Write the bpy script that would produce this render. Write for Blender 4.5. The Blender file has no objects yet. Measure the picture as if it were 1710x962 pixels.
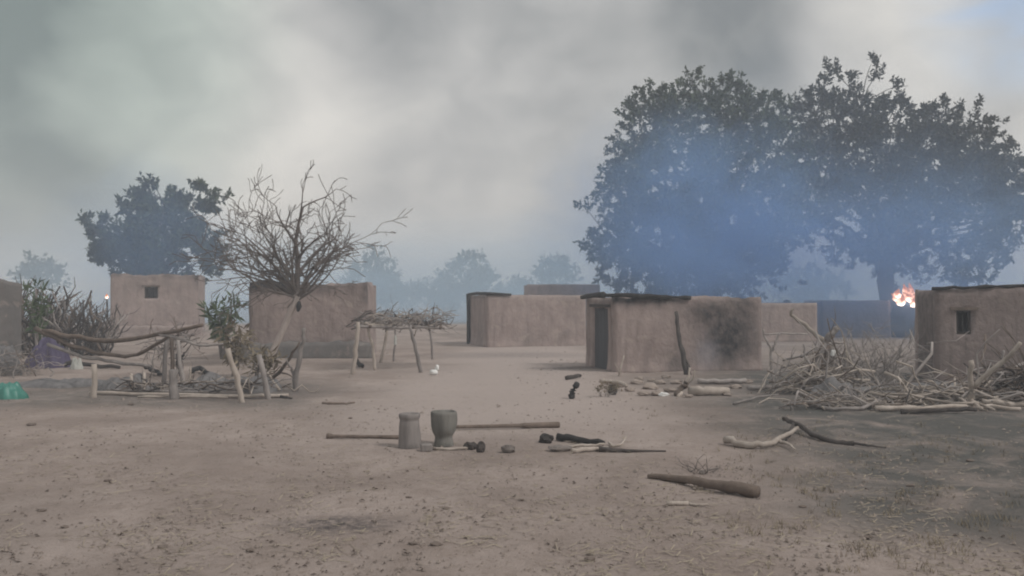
import bpy, math, random
import numpy as np
from mathutils import Vector, Matrix, noise

random.seed(7)
rng = np.random.default_rng(7)
R = math.radians
scene = bpy.context.scene
col = scene.collection

# ------------------------------------------------------------------ camera
F = 1481.0            # focal length in photo pixels (photo 1710 x 962)
CH = 1.7              # eye height
PITCH = math.atan((500 - 481) / F)
cd = bpy.data.cameras.new('camera')
cam = bpy.data.objects.new('camera', cd)
col.objects.link(cam)
cd.sensor_width = 36.0
cd.lens = 36.0 * F / 1710.0
cd.clip_start = 0.1
cd.clip_end = 3000.0
cam.location = (0, 0, CH)
cam.rotation_euler = (R(90) + PITCH, 0, 0)
scene.camera = cam


def ray(px, py):
    a = (px - 855.0) / F
    b = (481.0 - py) / F
    c, s = math.cos(PITCH), math.sin(PITCH)
    return Vector((a, c - b * s, s + b * c))


def at(px, py, Y):
    """point seen at a photo pixel, at distance Y from the camera plane"""
    d = ray(px, py)
    return Vector((0, 0, CH)) + d * (Y / d.y)


def gp(px, py):
    """point of the ground seen at a photo pixel"""
    d = ray(px, py)
    t = -CH / d.z
    return Vector((d.x * t, d.y * t, 0.0))


# ------------------------------------------------------------------ world, sun, exposure
SUN_EL, SUN_AZ = 48.0, 118.0      # degrees; azimuth clockwise from +Y (sun to the right, a little behind)
world = bpy.data.worlds.new('World')
scene.world = world
world.use_nodes = True
wt = world.node_tree
wt.nodes.clear()


def N(tree, typ, **kw):
    n = tree.nodes.new(typ)
    for k, v in kw.items():
        if k == 'inp':
            for i, val in v.items():
                n.inputs[i].default_value = val
        else:
            setattr(n, k, v)
    return n


def mth(tree, op, a, b=None, c=None, clamp=False):
    n = tree.nodes.new('ShaderNodeMath')
    n.operation = op
    n.use_clamp = clamp
    for i, v in enumerate((a, b, c)):
        if v is None:
            continue
        if hasattr(v, 'is_output'):
            tree.links.new(v, n.inputs[i])
        else:
            n.inputs[i].default_value = v
    return n.outputs[0]


def mixc(tree, f, a, b, mode='MIX'):
    n = tree.nodes.new('ShaderNodeMix')
    n.data_type = 'RGBA'
    n.blend_type = mode
    for i, v in ((0, f), (6, a), (7, b)):
        if hasattr(v, 'is_output'):
            tree.links.new(v, n.inputs[i])
        elif i == 0:
            n.inputs[i].default_value = v
        else:
            n.inputs[i].default_value = (*v, 1.0) if len(v) == 3 else v
    return n.outputs[2]


sky = N(wt, 'ShaderNodeTexSky', sky_type='NISHITA', sun_disc=False)
sky.sun_elevation = R(SUN_EL)
sky.sun_rotation = R(SUN_AZ)
sky.air_density = 1.0
sky.dust_density = 2.5
tc = N(wt, 'ShaderNodeTexCoord')
# drifting smoke that covers the sky
mp = N(wt, 'ShaderNodeMapping')
mp.inputs['Location'].default_value = (3.1, 0.4, 7.7)
mp.inputs['Scale'].default_value = (1.0, 1.0, 1.5)
wt.links.new(tc.outputs['Generated'], mp.inputs['Vector'])
n1 = N(wt, 'ShaderNodeTexNoise', inp={'Scale': 2.6, 'Detail': 5.0, 'Roughness': 0.45, 'Distortion': 0.25})
n2 = N(wt, 'ShaderNodeTexNoise', inp={'Scale': 7.5, 'Detail': 5.0, 'Roughness': 0.5, 'Distortion': 0.9})
wt.links.new(mp.outputs[0], n1.inputs['Vector'])
wt.links.new(mp.outputs[0], n2.inputs['Vector'])
tone = mth(wt, 'ADD', mth(wt, 'MULTIPLY', mth(wt, 'SUBTRACT', n1.outputs['Fac'], 0.5), 1.05),
           mth(wt, 'MULTIPLY', mth(wt, 'SUBTRACT', n2.outputs['Fac'], 0.5), 0.5))
n3 = N(wt, 'ShaderNodeTexNoise', inp={'Scale': 15.0, 'Detail': 6.0, 'Roughness': 0.55, 'Distortion': 0.5})
wt.links.new(mp.outputs[0], n3.inputs['Vector'])
tone = mth(wt, 'ADD', tone, mth(wt, 'MULTIPLY', mth(wt, 'SUBTRACT', n3.outputs['Fac'], 0.5), 0.34))
tone = mth(wt, 'ADD', tone, 0.53)


def lobe(px, py, deg):
    """0..1 soft bank of smoke round one direction"""
    d = ray(px, py).normalized()
    v = N(wt, 'ShaderNodeVectorMath', operation='DOT_PRODUCT')
    wt.links.new(tc.outputs['Generated'], v.inputs[0])
    v.inputs[1].default_value = d
    m = N(wt, 'ShaderNodeMapRange', interpolation_type='SMOOTHERSTEP')
    wt.links.new(v.outputs['Value'], m.inputs[0])
    m.inputs[1].default_value = math.cos(R(deg))
    m.inputs[2].default_value = 1.0
    return m.outputs[0]


for px, py, deg, amp in ((370, 150, 12, .46), (1300, 70, 10, -.26), (1220, 40, 6, -.16), (1480, 60, 7, .38), (0, 30, 18, -.62),
                         (620, -30, 9, -.25), (700, 330, 13, .06), (960, 30, 9, -.12), (1640, 110, 6, -.10)):
    tone = mth(wt, 'ADD', tone, mth(wt, 'MULTIPLY', lobe(px, py, deg), amp))
ramp = N(wt, 'ShaderNodeValToRGB')
cr = ramp.color_ramp
cr.elements[0].position = 0.0
cr.elements[0].color = (0.165, 0.18, 0.19, 1)
cr.elements[1].position = 1.0
cr.elements[1].color = (0.60, 0.592, 0.568, 1)
e = cr.elements.new(0.5)
e.color = (0.37, 0.375, 0.375, 1)
wt.links.new(tone, ramp.inputs[0])
smoke_col = mixc(wt, lobe(-60, 20, 20), ramp.outputs[0], (0.90, 1.03, 0.96), 'MULTIPLY')
bluef = mth(wt, 'MULTIPLY', mth(wt, 'MULTIPLY', lobe(1740, -50, 8), 1.2),
            mth(wt, 'MULTIPLY', mth(wt, 'SUBTRACT', n2.outputs['Fac'], 0.28, clamp=True), 3.2), clamp=True)
bluef = mth(wt, 'MULTIPLY', bluef, .7)
skyc = N(wt, 'ShaderNodeVectorMath', operation='SCALE')
wt.links.new(sky.outputs[0], skyc.inputs[0])
skyc.inputs['Scale'].default_value = 1.0
bg_sky = N(wt, 'ShaderNodeBackground', inp={'Strength': 0.15})
wt.links.new(skyc.outputs[0], bg_sky.inputs[0])
bg_smoke = N(wt, 'ShaderNodeBackground', inp={'Strength': 1.0})
wt.links.new(smoke_col, bg_smoke.inputs[0])
mx = N(wt, 'ShaderNodeMixShader')
wt.links.new(bluef, mx.inputs[0])
wt.links.new(bg_smoke.outputs[0], mx.inputs[1])
wt.links.new(bg_sky.outputs[0], mx.inputs[2])
wo = N(wt, 'ShaderNodeOutputWorld')
wt.links.new(mx.outputs[0], wo.inputs[0])

sl = bpy.data.lights.new('sun', 'SUN')
sl.energy = 1.3
sl.angle = R(11)
sl.color = (1.0, 0.965, 0.93)
sun = bpy.data.objects.new('sun', sl)
col.objects.link(sun)
sdir = Vector((math.sin(R(SUN_AZ)) * math.cos(R(SUN_EL)), math.cos(R(SUN_AZ)) * math.cos(R(SUN_EL)), math.sin(R(SUN_EL))))
sun.rotation_euler = sdir.to_track_quat('Z', 'Y').to_euler()
sun.location = (20, -10, 30)

scene.view_settings.view_transform = 'Standard'
scene.view_settings.look = 'None'
scene.view_settings.exposure = 0.38
scene.view_settings.gamma = 1.0
scene.view_settings.use_curve_mapping = False
scene.render.engine = 'CYCLES'
cy = scene.cycles
cy.use_denoising = True
cy.max_bounces = 6
cy.diffuse_bounces = 3
cy.volume_bounces = 3
cy.transparent_max_bounces = 16
cy.volume_step_rate = 1.0
cy.volume_max_steps = 128
cy.filter_width = 2.0

# ------------------------------------------------------------------ materials
MATS = {}


def material(name, c1, c2, scale=4.0, detail=6.0, stretch=(1, 1, 1), rough=0.95, bump=0.3, bscale=30.0,
             bdist=0.02, objvar=0.0, c3=None, c3scale=1.2, c3amt=0.6, soot_shade=None, spec=0.2):
    m = bpy.data.materials.new(name)
    m.use_nodes = True
    t = m.node_tree
    t.nodes.clear()
    out = N(t, 'ShaderNodeOutputMaterial')
    p = N(t, 'ShaderNodeBsdfPrincipled', inp={'Roughness': rough, 'Specular IOR Level': spec})
    t.links.new(p.outputs[0], out.inputs[0])
    co = N(t, 'ShaderNodeTexCoord')
    mpn = N(t, 'ShaderNodeMapping')
    mpn.inputs['Scale'].default_value = stretch
    t.links.new(co.outputs['Object'], mpn.inputs[0])
    na = N(t, 'ShaderNodeTexNoise', inp={'Scale': scale, 'Detail': detail, 'Roughness': 0.6})
    t.links.new(mpn.outputs[0], na.inputs['Vector'])
    fac = mth(t, 'MULTIPLY_ADD', mth(t, 'SUBTRACT', na.outputs['Fac'], 0.5), 2.4, 0.5, clamp=True)
    c = mixc(t, fac, c1, c2)
    if c3:
        nb = N(t, 'ShaderNodeTexNoise', inp={'Scale': c3scale, 'Detail': 4.0, 'Roughness': 0.55, 'Distortion': 0.3})
        t.links.new(co.outputs['Object'], nb.inputs['Vector'])
        f3 = mth(t, 'MULTIPLY', mth(t, 'MULTIPLY_ADD', mth(t, 'SUBTRACT', nb.outputs['Fac'], 0.52), 5.0, 0.0, clamp=True), c3amt)
        c = mixc(t, f3, c, c3)
    if soot_shade:
        ms = N(t, 'ShaderNodeMapping')
        ms.inputs['Scale'].default_value = (5.5, 5.5, .55)
        t.links.new(co.outputs['Object'], ms.inputs[0])
        nr = N(t, 'ShaderNodeTexNoise', inp={'Scale': 1.0, 'Detail': 5.0, 'Roughness': 0.6})
        t.links.new(ms.outputs[0], nr.inputs['Vector'])
        # rain runnels and flaked plaster
        c = mixc(t, mth(t, 'MULTIPLY', mth(t, 'MULTIPLY_ADD', mth(t, 'SUBTRACT', nr.outputs['Fac'], .54), 6.0, 0.0, clamp=True), .45), c, (0.19, 0.155, 0.14))
        nf_ = N(t, 'ShaderNodeTexNoise', inp={'Scale': 3.3, 'Detail': 7.0, 'Roughness': 0.62, 'Distortion': .6})
        t.links.new(co.outputs['Object'], nf_.inputs['Vector'])
        c = mixc(t, mth(t, 'MULTIPLY', mth(t, 'MULTIPLY_ADD', mth(t, 'SUBTRACT', nf_.outputs['Fac'], .58), 14.0, 0.0, clamp=True), .5), c, (0.43, 0.36, 0.32))
        at_ = N(t, 'ShaderNodeAttribute', attribute_name='soot_shade')  # soot on the walls, plus shade painted on hut G's left side
        ns = N(t, 'ShaderNodeTexNoise', inp={'Scale': 5.0, 'Detail': 5.0, 'Roughness': 0.65})
        t.links.new(co.outputs['Object'], ns.inputs['Vector'])
        fs = mth(t, 'MULTIPLY', at_.outputs['Fac'], mth(t, 'MULTIPLY_ADD', ns.outputs['Fac'], 1.6, 0.1), clamp=True)
        c = mixc(t, fs, c, soot_shade)
    if objvar:
        oi = N(t, 'ShaderNodeObjectInfo')
        h = N(t, 'ShaderNodeHueSaturation')
        t.links.new(mth(t, 'MULTIPLY_ADD', oi.outputs['Random'], objvar, 1.0 - objvar * 0.5), h.inputs['Value'])
        t.links.new(c, h.inputs['Color'])
        c = h.outputs[0]
    t.links.new(c, p.inputs['Base Color'])
    if bump:
        nn = N(t, 'ShaderNodeTexNoise', inp={'Scale': bscale, 'Detail': 5.0, 'Roughness': 0.65})
        t.links.new(mpn.outputs[0], nn.inputs['Vector'])
        b = N(t, 'ShaderNodeBump', inp={'Strength': bump, 'Distance': bdist})
        t.links.new(nn.outputs['Fac'], b.inputs['Height'])
        t.links.new(b.outputs[0], p.inputs['Normal'])
    MATS[name] = m
    return m


material('mud', (0.268, 0.214, 0.198), (0.405, 0.328, 0.305), scale=2.6, detail=9.0, stretch=(1, 1, .8), bump=0.8, bscale=7, bdist=0.05,
         c3=(0.21, 0.18, 0.165), c3scale=1.1, c3amt=.6, soot_shade=(0.045, 0.043, 0.045))
material('mud_grey', (0.17, 0.16, 0.155), (0.24, 0.22, 0.205), scale=2.0, stretch=(1, 1, .5), bump=0.6, bscale=14, bdist=0.03,
         c3=(0.12, 0.12, 0.12), c3amt=.5, soot_shade=(0.045, 0.043, 0.045))
material('charred', (0.022, 0.021, 0.022), (0.06, 0.057, 0.055), scale=6, bump=0.7, bscale=20, objvar=.3)
material('old_door', (0.055, 0.057, 0.063), (0.085, 0.088, 0.095), scale=5, stretch=(1, 1, .15), bump=0.4, bscale=25, rough=.8)
material('wood_pale', (0.33, 0.28, 0.24), (0.50, 0.44, 0.39), scale=7, stretch=(1, 1, .3), bump=0.5, bscale=30, objvar=.3)
material('wood_grey', (0.20, 0.18, 0.172), (0.36, 0.325, 0.305), scale=7, stretch=(1, 1, .4), bump=0.5, bscale=30, objvar=.5)
material('wood_brown', (0.115, 0.09, 0.074), (0.225, 0.178, 0.148), scale=7, stretch=(1, 1, .4), bump=0.5, bscale=30, objvar=.4)
material('wood_dark', (0.045, 0.04, 0.038), (0.10, 0.085, 0.078), scale=7, stretch=(1, 1, .4), bump=0.5, bscale=30, objvar=.4)
material('bark', (0.09, 0.075, 0.065), (0.16, 0.135, 0.12), scale=8, stretch=(1, 1, .3), bump=0.8, bscale=20)
material('bark_pale', (0.40, 0.34, 0.31), (0.54, 0.47, 0.43), scale=8, stretch=(1, 1, .3), bump=0.6, bscale=20)
material('twig', (0.11, 0.095, 0.085), (0.20, 0.17, 0.155), scale=5, bump=0)
material('mortar_a', (0.18, 0.165, 0.16), (0.30, 0.27, 0.255), scale=9, stretch=(1, 1, .2), bump=0.6, bscale=28, bdist=.01,
         c3=(0.09, 0.085, 0.08), c3scale=5)
material('mortar_b', (0.13, 0.127, 0.115), (0.245, 0.235, 0.215), scale=9, stretch=(1, 1, .2), bump=0.6, bscale=28, bdist=.01,
         c3=(0.06, 0.058, 0.055), c3scale=5)
material('leaf', (0.038, 0.055, 0.028), (0.075, 0.095, 0.045), scale=1.2, bump=0, rough=.75)
material('leaf_dark', (0.028, 0.034, 0.022), (0.06, 0.062, 0.042), scale=.9, bump=0, rough=.75)
material('leaf_far', (0.04, 0.055, 0.04), (0.06, 0.08, 0.055), scale=.6, bump=0)
material('leaf_green', (0.06, 0.10, 0.045), (0.12, 0.16, 0.08), scale=3, bump=0, rough=.7)
material('leaf_dry', (0.17, 0.14, 0.10), (0.30, 0.25, 0.18), scale=4, bump=0)
material('ash', (0.115, 0.112, 0.115), (0.25, 0.24, 0.238), scale=5, bump=0.8, bscale=16, bdist=.03, c3=(0.05, 0.05, 0.053), c3scale=4.5)
material('stone', (0.15, 0.13, 0.12), (0.25, 0.22, 0.20), scale=9, bump=0.6, bscale=30, objvar=.4)
material('rubble', (0.25, 0.205, 0.18), (0.37, 0.315, 0.275), scale=5, bump=0.6, bscale=20, objvar=.4)
material('purple_cloth', (0.065, 0.052, 0.10), (0.12, 0.105, 0.165), scale=3, bump=0.4, bscale=40, rough=.9)
material('green_plastic', (0.03, 0.16, 0.13), (0.06, 0.25, 0.20), scale=3, bump=0.3, bscale=14, rough=.4, spec=.5)
material('pale_cloth', (0.36, 0.37, 0.34), (0.50, 0.50, 0.47), scale=6, bump=0.4, bscale=30)
material('white_plastic', (0.72, 0.72, 0.70), (0.82, 0.82, 0.80), scale=6, bump=0.2, bscale=30, rough=.5, spec=.4)
material('pot', (0.03, 0.028, 0.027), (0.07, 0.063, 0.06), scale=6, bump=0.4, bscale=20, rough=.8)
material('straw', (0.26, 0.22, 0.17), (0.42, 0.36, 0.28), scale=1.5, bump=0)
material('litter', (0.13, 0.105, 0.09), (0.22, 0.18, 0.155), scale=1.5, bump=0)

# ground: dusty earth with ash spread over the right-hand side
gm = bpy.data.materials.new('earth')
gm.use_nodes = True
t = gm.node_tree
t.nodes.clear()
out = N(t, 'ShaderNodeOutputMaterial')
p = N(t, 'ShaderNodeBsdfPrincipled', inp={'Roughness': 0.97, 'Specular IOR Level': 0.12})
t.links.new(p.outputs[0], out.inputs[0])
co = N(t, 'ShaderNodeTexCoord')


def gnoise(scale, detail=6.0, rough=.6, dist=0.0, stretch=None):
    n = N(t, 'ShaderNodeTexNoise', inp={'Scale': scale, 'Detail': detail, 'Roughness': rough, 'Distortion': dist})
    if stretch:
        k = N(t, 'ShaderNodeMapping')
        k.inputs['Scale'].default_value = stretch
        t.links.new(co.outputs['Object'], k.inputs[0])
        t.links.new(k.outputs[0], n.inputs['Vector'])
    else:
        t.links.new(co.outputs['Object'], n.inputs['Vector'])
    return n.outputs['Fac']


def sharp(v, mid, gain):
    return mth(t, 'MULTIPLY_ADD', mth(t, 'SUBTRACT', v, mid), gain, 0.0, clamp=True)


c = mixc(t, sharp(gnoise(0.55, 5, .6, .4), .36, 3.4), (0.275, 0.224, 0.198), (0.415, 0.346, 0.312))
c = mixc(t, mth(t, 'MULTIPLY', sharp(gnoise(2.2, 6, .65, .2), .47, 4), .55), c, (0.245, 0.195, 0.165))
c = mixc(t, mth(t, 'MULTIPLY', sharp(gnoise(9, 6, .7), .53, 6), .5), c, (0.19, 0.15, 0.12))
c = mixc(t, mth(t, 'MULTIPLY', sharp(gnoise(38, 4, .7), .60, 7), .6), c, (0.12, 0.095, 0.08))
c = mixc(t, mth(t, 'MULTIPLY', sharp(gnoise(30, 4, .7, 0, (1, 1.6, 1)), .62, 7), .55), c, (0.46, 0.39, 0.33))
# swept path, paler and smoother
ga = N(t, 'ShaderNodeAttribute', attribute_name='ash')
gs = mth(t, 'MULTIPLY', ga.outputs['Fac'], mth(t, 'MULTIPLY_ADD', gnoise(1.1, 7, .7, .6), 3.6, -.95, clamp=True), clamp=True)
c = mixc(t, mth(t, 'MULTIPLY', gs, .9), c, (0.085, 0.088, 0.083))
gb = N(t, 'ShaderNodeAttribute', attribute_name='path')
c = mixc(t, mth(t, 'MULTIPLY', gb.outputs['Fac'], .85), c, (0.43, 0.365, 0.335))
gd = N(t, 'ShaderNodeAttribute', attribute_name='char_shade')
c = mixc(t, mth(t, 'MULTIPLY', gd.outputs['Fac'], sharp(gnoise(11, 6, .75), .36, 4), clamp=True), c, (0.085, 0.075, 0.075))  # scorched patches, and the painted shadow beside hut E
t.links.new(c, p.inputs['Base Color'])
hb = mth(t, 'ADD', mth(t, 'MULTIPLY', gnoise(7, 7, .65), .7), mth(t, 'MULTIPLY', gnoise(40, 5, .7), .3))
b = N(t, 'ShaderNodeBump', inp={'Strength': 0.9, 'Distance': 0.06})
t.links.new(hb, b.inputs['Height'])
t.links.new(b.outputs[0], p.inputs['Normal'])
MATS['earth'] = gm

fm = bpy.data.materials.new('fire')
fm.use_nodes = True
t = fm.node_tree
t.nodes.clear()
out = N(t, 'ShaderNodeOutputMaterial')
em = N(t, 'ShaderNodeEmission')
co = N(t, 'ShaderNodeTexCoord')
nz = N(t, 'ShaderNodeTexNoise', inp={'Scale': 5.0, 'Detail': 3.0})
t.links.new(co.outputs['Object'], nz.inputs['Vector'])
sp_ = N(t, 'ShaderNodeSeparateXYZ')
t.links.new(co.outputs['Generated'], sp_.inputs[0])
heat = mth(t, 'ADD', mth(t, 'MULTIPLY_ADD', sp_.outputs[2], -1.5, 1.05), mth(t, 'MULTIPLY', mth(t, 'SUBTRACT', nz.outputs['Fac'], .5), 2.4), clamp=True)
t.links.new(mixc(t, heat, (1.0, 0.34, 0.16), (1.0, 0.80, 0.66)), em.inputs[0])
t.links.new(mth(t, 'MULTIPLY_ADD', heat, 3.4, .7), em.inputs[1])
t.links.new(em.outputs[0], out.inputs[0])
MATS['fire'] = fm


# ------------------------------------------------------------------ mesh helpers
class MB:
    def __init__(self):
        self.v, self.f, self.attr = [], [], {}

    def add(self, verts, faces):
        o = len(self.v)
        self.v.extend([tuple(q) for q in verts])
        self.f.extend([tuple(i + o for i in f) for f in faces])
        return o

    def tube(self, pts, radii, sides=7, cap=True, wob=0.0, seed=0):
        pts = [Vector(q) for q in pts]
        n = len(pts)
        rings = []
        up = Vector((0.31, 0.17, 0.93))
        for i, q in enumerate(pts):
            d = (pts[min(i + 1, n - 1)] - pts[max(i - 1, 0)])
            if d.length < 1e-6:
                d = Vector((0, 0, 1))
            d.normalize()
            a = d.cross(up)
            if a.length < 0.15:
                a = d.cross(Vector((1, 0, 0)))
            a.normalize()
            b_ = d.cross(a)
            r = radii[i] if hasattr(radii, '__len__') else radii
            ring = []
            for k in range(sides):
                an = 2 * math.pi * k / sides
                rr = r * (1 + (wob * noise.noise((i * .7 + seed, k * 1.3, seed * 2.1)) if wob else 0))
                ring.append(q + (a * math.cos(an) + b_ * math.sin(an)) * rr)
            rings.append(ring)
        verts = [w for ring in rings for w in ring]
        faces = []
        for i in range(n - 1):
            for k in range(sides):
                k2 = (k + 1) % sides
                faces.append((i * sides + k, i * sides + k2, (i + 1) * sides + k2, (i + 1) * sides + k))
        if cap:
            faces.append(tuple(range(sides))[::-1])
            faces.append(tuple((n - 1) * sides + k for k in range(sides)))
        self.add(verts, faces)

    def box(self, c0, c1, M=None):
        x0, y0, z0 = c0
        x1, y1, z1 = c1
        vs = [Vector(q) for q in ((x0, y0, z0), (x1, y0, z0), (x1, y1, z0), (x0, y1, z0),
                                  (x0, y0, z1), (x1, y0, z1), (x1, y1, z1), (x0, y1, z1))]
        if M is not None:
            vs = [M @ q for q in vs]
        self.add(vs, [(0, 3, 2, 1), (4, 5, 6, 7), (0, 1, 5, 4), (1, 2, 6, 5), (2, 3, 7, 6), (3, 0, 4, 7)])

    def lathe(self, prof, seg=28, wob=0.0, seed=0):
        vs, fs = [], []
        n = len(prof)
        for i, (r, z) in enumerate(prof):
            for k in range(seg):
                an = 2 * math.pi * k / seg
                w = 1 + wob * noise.noise((math.cos(an) * 1.2 + seed, math.sin(an) * 1.2, z * 5))
                vs.append((r * w * math.cos(an), r * w * math.sin(an), z))
        for i in range(n - 1):
            for k in range(seg):
                k2 = (k + 1) % seg
                fs.append((i * seg + k, i * seg + k2, (i + 1) * seg + k2, (i + 1) * seg + k))
        self.add(vs, fs)

    def mesh(self, name, mat, smooth=True):
        m = bpy.data.meshes.new(name)
        m.from_pydata(self.v, [], self.f)
        for k, vals in self.attr.items():
            a = m.attributes.new(k, 'FLOAT', 'POINT')
            a.data.foreach_set('value', np.asarray(vals, dtype=np.float32))
        if mat:
            m.materials.append(MATS[mat])
        if smooth:
            m.polygons.foreach_set('use_smooth', [True] * len(m.polygons))
        m.update()
        return m

    def build(self, name, mat, parent=None, smooth=True):
        o = bpy.data.objects.new(name, self.mesh(name, mat, smooth))
        col.objects.link(o)
        if parent is not None:
            o.parent = parent
        return o


def tag(o, label=None, cat=None, group=None, kind=None):
    if label:
        o['label'] = label
    if cat:
        o['category'] = cat
    if group:
        o['group'] = group
    if kind:
        o['kind'] = kind
    return o


def empty(name, loc, label, cat, group=None, rz=0.0):
    o = bpy.data.objects.new(name, None)
    o.empty_display_size = 0.2
    col.objects.link(o)
    o.location = loc
    o.rotation_euler = (0, 0, rz)
    return tag(o, label, cat, group)


# ------------------------------------------------------------------ ground
def gh(x, y):
    far = min(1.0, max(0.0, (y - 25) / 60.0))
    h = 0.045 * noise.noise((x * .22, y * .22, 3.3)) + 0.018 * noise.noise((x * .9, y * .9, 8.1))
    return h * (1 + far)


def G(px, py):
    q = gp(px, py)
    q.z = gh(q.x, q.y)
    return q


def sm(a, b, v):
    q = min(1.0, max(0.0, (v - a) / (b - a)))
    return q * q * (3 - 2 * q)


def axis(a, b, fine, lim, g):
    q = list(np.arange(a, b + 1e-6, fine))
    s, v = fine, b
    up = []
    while v < lim:
        s *= g
        v += s
        up.append(v)
    s, v = fine, a
    dn = []
    while v > -lim:
        s *= g
        v -= s
        dn.append(v)
    return np.array(dn[::-1] + q + up)


xs = axis(-8, 8, .085, 800, 1.09)
ys = axis(4.6, 22, .085, 800, 1.08)
mb = MB()
nx, ny = len(xs), len(ys)
ash, path, char_shade = [], [], []
cp = gp(560, 872)
for y in ys:
    for x in xs:
        z = gh(x, y)
        if -9 < x < 9 and 4.5 < y < 23:
            z += 0.010 * noise.noise((x * 3.1, y * 3.1, 1.7)) + 0.006 * noise.noise((x * 7.3, y * 7.3, 5.7))
        mb.v.append((x, y, z))
        # ash blown over the right-hand side
        wob = 1.6 * noise.noise((x * .35, y * .35, 11.0))
        a = sm(1.0, 4.2, x - (y - 8) * .10 + wob) * sm(5.0, 8.5, y + wob) * (1 - .7 * sm(19, 26, y))
        a = max(a, .75 * sm(1.2, 3.0, -x - 1.0 + wob) * sm(13.2, 14.4, y + .3 * wob) * (1 - sm(17, 20, y)) * .8)
        a = max(a, .5 * sm(2.2, 4.2, -x + wob) * (1 - sm(5.5, 8.5, y)))
        ash.append(a)
        pc = -.2 + .03 * (y - 10)
        path.append(sm(1.0, .35, abs(x - pc + .5 * wob) / 3.2) * sm(9, 13.5, y + .4 * wob) * (1 - sm(40, 70, y)))
        dx, dy = (x - cp.x) / .40, (y - cp.y) / .20
        ch = max(0.0, 1 - math.sqrt(dx * dx + dy * dy) * .6)
        dx, dy = (x - 1.9) / 1.6, (y - 21.9) / .5  # shadow on the ground left of hut E, painted as a dark oval
        ch = max(ch, .9 * max(0.0, 1 - math.sqrt(dx * dx + dy * dy)) ** .5)
        dx, dy = (x + .3) / 3.0, (y - 27.2) / 1.6
        ch = max(ch, .42 * max(0.0, 1 - math.sqrt(dx * dx + dy * dy)) ** .5)
        dx, dy = (x + 5.4) / 2.6, (y - 16.2) / 1.5
        ch = max(ch, .40 * max(0.0, 1 - math.sqrt(dx * dx + dy * dy)) ** .5)
        char_shade.append(min(1.0, ch * 1.5))
mb.f = [(j * nx + i, j * nx + i + 1, (j + 1) * nx + i + 1, (j + 1) * nx + i) for j in range(ny - 1) for i in range(nx - 1)]
mb.attr = {'ash': ash, 'path': path, 'char_shade': char_shade}
ground = mb.build('ground', 'earth')
tag(ground, 'dusty beige earth yard strewn with ash and litter', 'ground', kind='structure')


# ------------------------------------------------------------------ mud buildings
def wall_part(hut, L, H, T, M, openings=(), seed=0.0, mat='mud', soot_shade=None, ragged=.05, res=.11, top=None, name='wall', bow=0.05):
    """wall along local x (0..L), outer face y=0, inner y=T; openings = (u0,u1,z0,z1)"""
    us = list(np.linspace(0, L, max(2, int(L / res)) + 1))
    zs = list(np.linspace(0, H, max(2, int(H / res)) + 1))
    for (a, b_, c_, d) in openings:
        us = [u for u in us if min(abs(u - a), abs(u - b_)) > .05] + [a, b_]
        zs = [z for z in zs if min(abs(z - c_), abs(z - d)) > .05] + [c_, d]
    us = sorted(set(round(u, 4) for u in us))
    zs = sorted(set(round(z, 4) for z in zs if z >= 0))
    nu, nz = len(us), len(zs)

    def open_(i, j):
        if i < 0 or j < 0 or i >= nu - 1 or j >= nz - 1:
            return True
        um, zm = (us[i] + us[i + 1]) / 2, (zs[j] + zs[j + 1]) / 2
        return any(a < um < b_ and c_ < zm < d for a, b_, c_, d in openings)

    m = MB()
    idx = {}
    so = []
    for side in (0, 1):
        for j, z in enumerate(zs):
            for i, u in enumerate(us):
                y = 0.0 if side == 0 else T
                tv = (top(u) if top else 0.0) + ragged * (noise.noise((u * 1.1, seed, 0)) + .7 * noise.noise((u * 3.7, seed, 4)) + .45 * noise.noise((u * 9.1, seed, 2)))
                zz = z + tv * sm(.7 * H, H, z)
                yy = y + (bow * noise.noise((u * .8, z * .8, seed + side * 5)) + .012 * noise.noise((u * 4, z * 4, seed + side)))
                uu = u
                near = any(a - .02 < u < b_ + .02 and c_ - .02 < z < d + .02 for a, b_, c_, d in openings)
                if not near:
                    uu += .012 * noise.noise((u * 3, z * 3, seed + 9))
                sgn = 1 if side == 0 else -1
                if j == nz - 1:
                    yy += sgn * .05
                    zz -= .015
                if i in (0, nu - 1):
                    yy += sgn * .03
                    uu += (.018 if i == 0 else -.018) * (1 + noise.noise((z * 3, seed, 3)))
                if z < .3:
                    yy -= sgn * .05 * (1 - z / .3)      # splash plinth at the foot
                idx[side, i, j] = len(m.v)
                m.v.append(tuple(M @ Vector((uu, yy, zz))))
                so.append(soot_shade(u, z) if soot_shade else max(0.0, sm(H - .30, H, z) * (.35 + .5 * noise.noise((u * .9, seed, 7)))))
    for j in range(nz - 1):
        for i in range(nu - 1):
            if open_(i, j):
                continue
            a = [idx[0, i, j], idx[0, i + 1, j], idx[0, i + 1, j + 1], idx[0, i, j + 1]]
            b_ = [idx[1, i, j], idx[1, i + 1, j], idx[1, i + 1, j + 1], idx[1, i, j + 1]]
            m.f.append(tuple(a))
            m.f.append(tuple(b_[::-1]))
            for (di, dj, e0, e1) in ((-1, 0, 3, 0), (1, 0, 1, 2), (0, -1, 0, 1), (0, 1, 2, 3)):
                if open_(i + di, j + dj):
                    m.f.append((a[e1], a[e0], b_[e0], b_[e1]))
    m.attr['soot_shade'] = so
    return m.build(name, mat, hut)


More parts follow.
